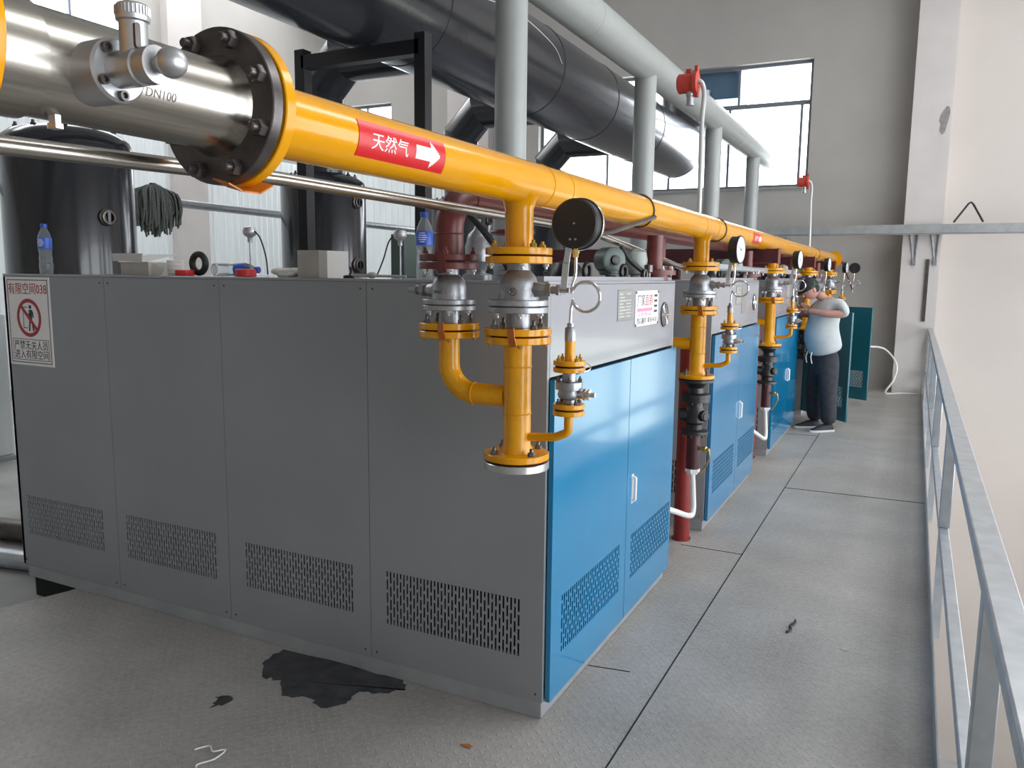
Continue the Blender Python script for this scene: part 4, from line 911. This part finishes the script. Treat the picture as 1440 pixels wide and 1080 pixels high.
# ------------------------------------------------------------------ mop on the back pipe
mp = thing('mop', 'grey yarn mop hanging on the galvanised pipe beside the big tank', 'mop', (-5.2, 2.62, 2.44))
mb = MB(); random.seed(5)
for k in range(190):
    a = random.uniform(-1.0, 1.0); y_ = 2.62+a*.20; w = random.uniform(-.10, .10); L_ = .36+random.uniform(-.06, .06)-abs(a)*.10
    top = 2.515-.05*a*a
    pts = [(-5.20+w*.4, 2.62+a*.10, top), (-5.20+w, y_, 2.44), (-5.19+w*1.1, y_+a*.03+random.uniform(-.02, .02), 2.44-L_*.5), (-5.19+w, y_+random.uniform(-.03, .03), 2.44-L_)]
    mb.tube(smooth_path(pts, 3), .009, 5)
tag(mb.build('mop_yarn', M_mop, mp), kind='stuff')
MB().cyl((-5.20, 2.62, 2.44), (-5.20, 2.62, 2.53), .03, 12).build('mop_socket', M_rubber, mp)
# white cabinet and hoses at the far left
wc = thing('white_cabinet', 'white metal cabinet edge at the far left behind the grey boiler cabinet', 'cabinet', (-6.9, 1.7, -.12))
MB().box((-7.10, .9, -.08), (-6.66, 2.06, 1.30)).build('body', M_sheet, wc, bevel=.01); MB().box((-6.66, 1.0, 0), (-6.64, 1.98, 1.24)).build('door', M_sheet, wc); MB().box((-7.10, .9, -.12), (-6.60, 2.10, -.08)).build('base', M_galv, wc)
for k, (y0, r, lab) in enumerate(((.62, .075, 'thick grey pipe lying on the low floor at the left edge'), (.20, .06, 'thinner grey pipe lying on the low floor at the left edge, nearer'))):
    tag(MB().cyl((-6.4, y0-.5, -.12+r), (-3.3, y0+.1, -.12+r), r, 20).build('floor_pipe', (M_steeldk, M_galv)[k]), lab, 'pipe', 'pipes on the low floor')
# wall cable box
tag(MB().box((-1.35, YB-.22, 2.12), (-.72, YB, 2.38)).build('cable_box', M_beam, bevel=.01), 'grey cable box on the end wall under the beam', 'box')
# wall brackets at the pillar, hanging steel strip
for x, lab in ((1.06, 'thin steel bracket on the left side of the white pillar'), (1.34, 'thin steel bracket on the right side of the white pillar')):
    br = MB().bar((x, 10.80, 2.38), (x+.06, 10.81, 1.98), .012, .02).bar((x+.09, 10.80, 2.38), (x+.07, 10.81, 1.98), .02, .02).box((x+.04, 10.78, 1.93), (x+.09, 10.82, 2.02)); tag(br.build('beam_bracket', M_steel), lab, 'bracket', 'brackets under the wall beam')
tag(MB().box((1.29, 10.79, 1.10), (1.335, 10.818, 2.02)).build('steel_strip', M_steeldk), 'dark upright steel strip on the pillar above the handrail end', 'strip')
tag(MB().tube(smooth_path([(.62, YB-.9, .72), (.82, YB-.5, .66), (1.0, YB-.62, .45), (.98, YB-.7, .22), (.88, YB-.75, .02), (1.1, YB-.62, .012), (1.34, YB-.6, .012)]), .014, 8).build('white_cable', M_cablewhite), 'loose white cable hanging by the furthest open door', 'cable')
# blue canopy outdoors behind the upper window panes
oc_ = thing('outdoor_canopy', 'blue canopy outdoors, seen through an upper pane of the end window', 'canopy', (-2.2, 11.9, 4.7))
MB().box((-2.66, YB+.242, 4.72), (-1.70, 12.25, 5.7)).build('canopy_roof', M_bluetank, oc_)

# ------------------------------------------------------------------ galvanised railing along the platform edge
rl = thing('railing', 'long galvanised steel railing along the right edge of the walkway', 'railing', (1.41, 2, 0))
MB().box((1.386, -3.2, .950), (1.456, 10.80, 1.0)).build('top_rail', M_galv, rl, bevel=.006)
MB().box((1.396, -3.2, .30), (1.444, 10.80, .35)).build('lower_rail', M_galv, rl, bevel=.005)
for y_ in (-2.3, -.40, 2.3, 4.75, 6.95, 9.1, 10.75):
    MB().box((1.393, y_-.032, .35), (1.449, y_+.032, .952)).build('post', M_galv, rl, bevel=.004)
    MB().box((1.397, y_-.028, -.3), (1.443, y_+.028, .302)).build('post_foot', M_galv, rl)
kp = MB().box((XP, -6, -.25), (XP+.006, YB-.5, .10));  struct(kp, 'trim_10', M_galv)

# ------------------------------------------------------------------ marks and litter on the floor
def blot(pts, z, name, m, lab, cat, jag=.012):
    random.seed(len(pts)); out = []
    n = len(pts)
    for i in range(n):
        a, b_ = pts[i], pts[(i+1) % n]
        for k in range(5): t = k/5; out.append((a[0]+(b_[0]-a[0])*t+random.uniform(-jag, jag), a[1]+(b_[1]-a[1])*t+random.uniform(-jag, jag)))
    o = MB().prism(out, lambda u, v, t: (u, v, t), .0004, z).build(name, m); return tag(o, lab, cat)
blot([(-1.30, -.02), (-1.30, -.14), (-1.20, -.25), (-1.10, -.24), (-1.02, -.33), (-.90, -.29), (-.81, -.34), (-.74, -.26), (-.76, -.17), (-.66, -.12), (-.60, -.05), (-.66, .01)], .0012, 'water_puddle', M_wet, 'dark wet patch on the floor at the foot of the grey cabinet', 'puddle', .012)
blot([(-1.25, -.46), (-1.20, -.42), (-1.17, -.47), (-1.21, -.53)], .0012, 'oil_spot', M_wet, 'small dark spot on the floor left of the wet patch', 'stain', .01)
blot([(.0, .44), (.06, .50), (.13, .56), (.17, .50), (.08, .42)], .001, 'oil_spot', M_wet, 'faint dark smear on the floor beside the nearest blue doors', 'stain', .012) if False else None
random.seed(11)
tag(MB().tube(smooth_path([(-1.03, -.77, .006), (-1.0, -.73, .006), (-.96, -.75, .008), (-.93, -.72, .006), (-.92, -.78, .008), (-.95, -.83, .006), (-.93, -.85, .006)]), .003, 6).build('string_scrap', M_white), 'scrap of white string on the floor at the bottom left', 'string')
tag(MB().prism([(0, 0), (.03, .012), (.055, .002), (.04, -.012)], lambda u, v, t: (-.20+u, -.29+v, .001+t+u*.1), 0, .002).build('dry_leaf', M_orange), 'small orange dry leaf on the floor at the bottom centre', 'leaf')
tag(MB().tube(smooth_path([(.74, 1.26, .006), (.755, 1.30, .008), (.745, 1.34, .006), (.762, 1.38, .012), (.76, 1.42, .006)]), [.006]*33, 6).build('twig', M_rubber), 'little black twig on the walkway floor', 'twig')
tag(MB().prism([(0, 0), (.025, .01), (.04, -.004), (.02, -.012)], lambda u, v, t: (.985+u, 1.205+v, .001+t), 0, .002).build('paper_bit', M_card), 'tiny tan paper bit on the walkway floor', 'paper')

# ------------------------------------------------------------------ the man at the open cabinet
def skin_mesh(verts, edges, sub=2):
    """verts: (point, radius or (rx, ry)); grown with a Skin modifier and returned as a mesh"""
    me = bpy.data.meshes.new('sk'); me.from_pydata([Vector(v[0]) for v in verts], edges, [])
    o = bpy.data.objects.new('sk', me); COL.objects.link(o)
    m = o.modifiers.new('skin', 'SKIN'); m.use_smooth_shade = True; m.branch_smoothing = .6
    for i, v in enumerate(verts):
        r = v[1]; me.skin_vertices[0].data[i].radius = r if isinstance(r, tuple) else (r, r)
        me.skin_vertices[0].data[i].use_root = (i == 0)
    s_ = o.modifiers.new('sub', 'SUBSURF'); s_.levels = sub; s_.render_levels = sub
    dg = bpy.context.evaluated_depsgraph_get(); dg.update(); out = bpy.data.meshes.new_from_object(o.evaluated_get(dg))
    r = ([v.co.copy() for v in out.vertices], [tuple(p.vertices) for p in out.polygons])
    bpy.data.objects.remove(o); bpy.data.meshes.remove(me); bpy.data.meshes.remove(out); return r
fw = Vector((-.80, -.60, 0)).normalized(); lf = Vector((-fw.y, fw.x, 0)); UP = Vector((0, 0, 1))
PO = Vector((.315, 7.02, 0))
def B(f, l, z): return PO+fw*f+lf*l+UP*z
man = thing('person', 'man in grey t-shirt and dark trousers, head bowed at the open cabinet, arms folded forward', 'person', PO)
V_ = [(B(0, 0, .93), .12), (B(.02, 0, 1.10), .13), (B(.01, 0, 1.28), .13), (B(0, 0, 1.42), .11), (B(.06, 0, 1.50), .062), (B(.16, 0, 1.56), .058),
      (B(-.01, .17, 1.44), .075), (B(-.03, .30, 1.335), .052), (B(.15, .20, 1.335), .042), (B(.27, .04, 1.365), .030),
      (B(-.01, -.17, 1.44), .075), (B(.06, -.30, 1.31), .052), (B(.22, -.20, 1.33), .042), (B(.29, -.06, 1.40), .030),
      (B(.01, .10, .82), .10), (B(.02, .11, .50), .07), (B(-.02, .12, .09), .045), (B(.01, -.10, .82), .10), (B(.03, -.11, .50), .07), (B(-.0, -.12, .09), .045)]
Ed = [(0,1),(1,2),(2,3),(3,4),(4,5),(3,6),(6,7),(7,8),(8,9),(3,10),(10,11),(11,12),(12,13),(0,14),(14,15),(15,16),(0,17),(17,18),(18,19)]
mb = MB(); mb.add(*skin_mesh(V_, Ed))
# head: skull, jaw, nose, ears, lips; the face looks down to the front
hd_c = B(.235, 0, 1.60); tilt = math.radians(32)
hf = (fw*math.cos(tilt)-UP*math.sin(tilt)); hu = (UP*math.cos(tilt)+fw*math.sin(tilt)); hl = lf
def Hd(a, b_, c): return hd_c+hf*a+hl*b_+hu*c
n_, m_ = 26, 18; vs_ = []; fs2 = []
for j in range(m_+1):
    t = PI*j/m_
    for i in range(n_):
        a = 2*PI*i/n_; x, y_, z = math.sin(t)*math.cos(a), math.sin(t)*math.sin(a), math.cos(t)
        wz = 1.0 if z > -.1 else 1-.32*((-z-.1)/.9)**1.2
        p = [x*.098*(1 if z > -.1 else 1-.06*(-z)), y_*.077*wz, z*.118]
        if x > .75 and -.25 < z < .12: p[0] -= .006*abs(math.sin(y_*9)) if .25 < abs(y_) < .55 and -.02 < z < .12 else 0
        vs_.append(Hd(*p))
for j in range(m_):
    for i in range(n_): fs2.append((j*n_+i, (j+1)*n_+i, (j+1)*n_+(i+1) % n_, j*n_+(i+1) % n_))
mb.add(vs_, fs2)
mb.lathe(Hd(.088, 0, .02), Hd(.112, 0, -.035)-Hd(.088, 0, .02), [(.006, 0), (.010, .03), (.014, .05), (.010, .062), (.004, .066)], 12)
for s in (-1, 1):
    mb.add(*[x for x in (lambda q: (q.v, q.f))(MB().sphere((0, 0, 0), 1, 12, 8))]) if False else None
    e = MB().sphere((0, 0, 0), 1, 14, 10); mb.add([Hd(-.005+v.x*.018, s*(.078+abs(v.y)*.010*0+v.y*.008), -.01+v.z*.032) for v in e.v], e.f)
    mb.sphere(Hd(.083, s*.030, .012), .012, 12, 8, mi=1)
    mb.sphere(Hd(.0925, s*.030, .011), .0052, 8, 6, mi=2)
mb.bar(Hd(.092, -.024, -.060), Hd(.092, .024, -.060), .008, .010, mi=3)
# hands: palm, four fingers of different length and a thumb from the side of the palm
def hand(w, d, side, nrm):
    d = d.normalized(); sd = nrm.cross(d).normalized()*side; k = nrm.normalized()
    mb.add(*skin_mesh([(w, (.026, .020)), (w+d*.045, (.036, .017)), (w+d*.085, (.038, .015))], [(0, 1), (1, 2)], 1))
    for i, (o_, L_) in enumerate(((-.030, .060), (-.010, .074), (.010, .080), (.029, .068))):
        b0 = w+d*.075+sd*o_; mb.add(*skin_mesh([(b0, .0095), (b0+d*L_*.45-k*.006, .0092), (b0+d*L_*.78-k*.024, .0085), (b0+d*L_*.92-k*.044, .007)], [(0, 1), (1, 2), (2, 3)], 1))
    b0 = w+d*.025+sd*.028; mb.add(*skin_mesh([(b0, .012), (b0+d*.03+sd*.026-k*.006, .0105), (b0+d*.058+sd*.032-k*.018, .0085)], [(0, 1), (1, 2)], 1))
hand(B(.27, .04, 1.365), fw*.25-lf*.9+UP*.25, 1, UP); hand(B(.29, -.06, 1.40), fw*.2+lf*.8+UP*.45, -1, UP)
mb.build('body', [M_skin, M_white, M_signblk, mat('lips', (.36, .12, .10), .5)], man, sharp=80)
# clothes
sv_ = [(B(-.01, 0, .86), (.20, .20)), (B(.02, 0, .98), (.215, .20)), (B(.075, 0, 1.10), (.225, .215)), (B(.05, 0, 1.25), (.205, .195)), (B(.01, 0, 1.40), (.175, .150)), (B(.02, 0, 1.485), (.10, .09)),
       (B(-.01, .185, 1.445), .098), (B(-.03, .285, 1.365), .082), (B(.02, .275, 1.345), .074), (B(-.01, -.185, 1.445), .098), (B(.03, -.285, 1.345), .082), (B(.09, -.27, 1.33), .07)]
MB().add(*skin_mesh(sv_, [(0,1),(1,2),(2,3),(3,4),(4,5),(4,6),(6,7),(7,8),(4,9),(9,10),(10,11)])).build('t_shirt', M_shirt, man, sharp=80)
pv = [(B(.0, 0, 1.0), (.18, .17)), (B(-.01, 0, .84), (.205, .19)), (B(.0, .11, .70), (.135, .145)), (B(.02, .125, .46), (.105, .115)), (B(-.01, .125, .20), (.092, .10)), (B(-.02, .12, .075), (.090, .098)),
      (B(.01, -.11, .70), (.135, .145)), (B(.03, -.125, .46), (.105, .115)), (B(.01, -.125, .20), (.092, .10)), (B(.0, -.12, .075), (.090, .098))]
tr_ = MB().add(*skin_mesh(pv, [(0,1),(1,2),(2,3),(3,4),(4,5),(1,6),(6,7),(7,8),(8,9)])).build('trousers', M_pants, man, sharp=80)
mb = MB()
for s in (-1, 1): mb.tube(smooth_path([B(.19, s*.045, .90), B(.205, s*.05, .84), B(.19, s*.055, .77)]), .006, 6)
mb.build('drawstring', M_white, tr_)
for s, off in ((1, -.0), (-1, .03)):
    c = B(.045+off, s*.125, 0); dr = (fw+lf*s*.10).normalized(); sd = UP.cross(dr)
    def Sh(a, b_, z): return c+dr*a+sd*b_+UP*z
    pr = [(-.125, .030, .05), (-.11, .038, .085), (-.04, .042, .098), (.03, .044, .085), (.09, .047, .058), (.14, .040, .042), (.165, .018, .03)]
    mb = MB(); n_ = 14; vs_ = []; fs2 = []
    for a, w, h in pr:
        for i in range(n_): t = PI*i/(n_-1); vs_.append(Sh(a, w*math.cos(t), .018+(h-.018)*math.sin(t)))
    for j in range(len(pr)-1):
        for i in range(n_-1): fs2.append((j*n_+i, j*n_+i+1, (j+1)*n_+i+1, (j+1)*n_+i))
    fs2 += [tuple(range(n_)), tuple(range((len(pr)-1)*n_, len(pr)*n_))[::-1]]
    sh = mb.add(vs_, fs2).build('shoe', M_shoe, man, sharp=60)
    out = [(-.13, -.034), (-.10, -.042), (.03, -.046), (.10, -.050), (.15, -.04), (.175, -.012), (.175, .012), (.15, .04), (.10, .050), (.03, .046), (-.10, .042), (-.13, .034)]
    MB().prism(out, lambda u, v, t: Sh(u, v, t), 0.001, .024).build('sole', M_sole, sh)
# hair and cap
cp = MB(); e = MB().sphere((0, 0, 0), 1, 26, 16)
keep = [i for i, v in enumerate(e.v)]
cp.add([Hd(v.x*.108-.004, v.y*.087, .030+max(v.z, -.12)*.100) for v in e.v], e.f)
brim = []
for i in range(13):
    a = -PI/2+PI*i/12; brim.append((.07+.115*math.cos(a) if True else 0, .078*math.sin(a)))
cp.prism(brim, lambda u, v, t: Hd(u, v, .030+t-.10*(max(u-.07, 0))**1.2-v*v*1.5), 0, .006)
capo = cp.build('cap', M_cap, man, sharp=60)
e = MB().sphere((0, 0, 0), 1, 16, 10); MB().add([Hd(-.035+v.x*.068, .0+v.y*.0815, -.012+v.z*.062) for v in e.v], e.f).build('hair', M_hair, man, sharp=80)
MB().prism([(-.03, 0), (.05, 0), (.03, .05), (-.02, .05)], lambda u, v, t: Hd(u-.03, .083+t-v*.35, .03+v), 0, .006).build('cap_patch', M_capgreen, capo)
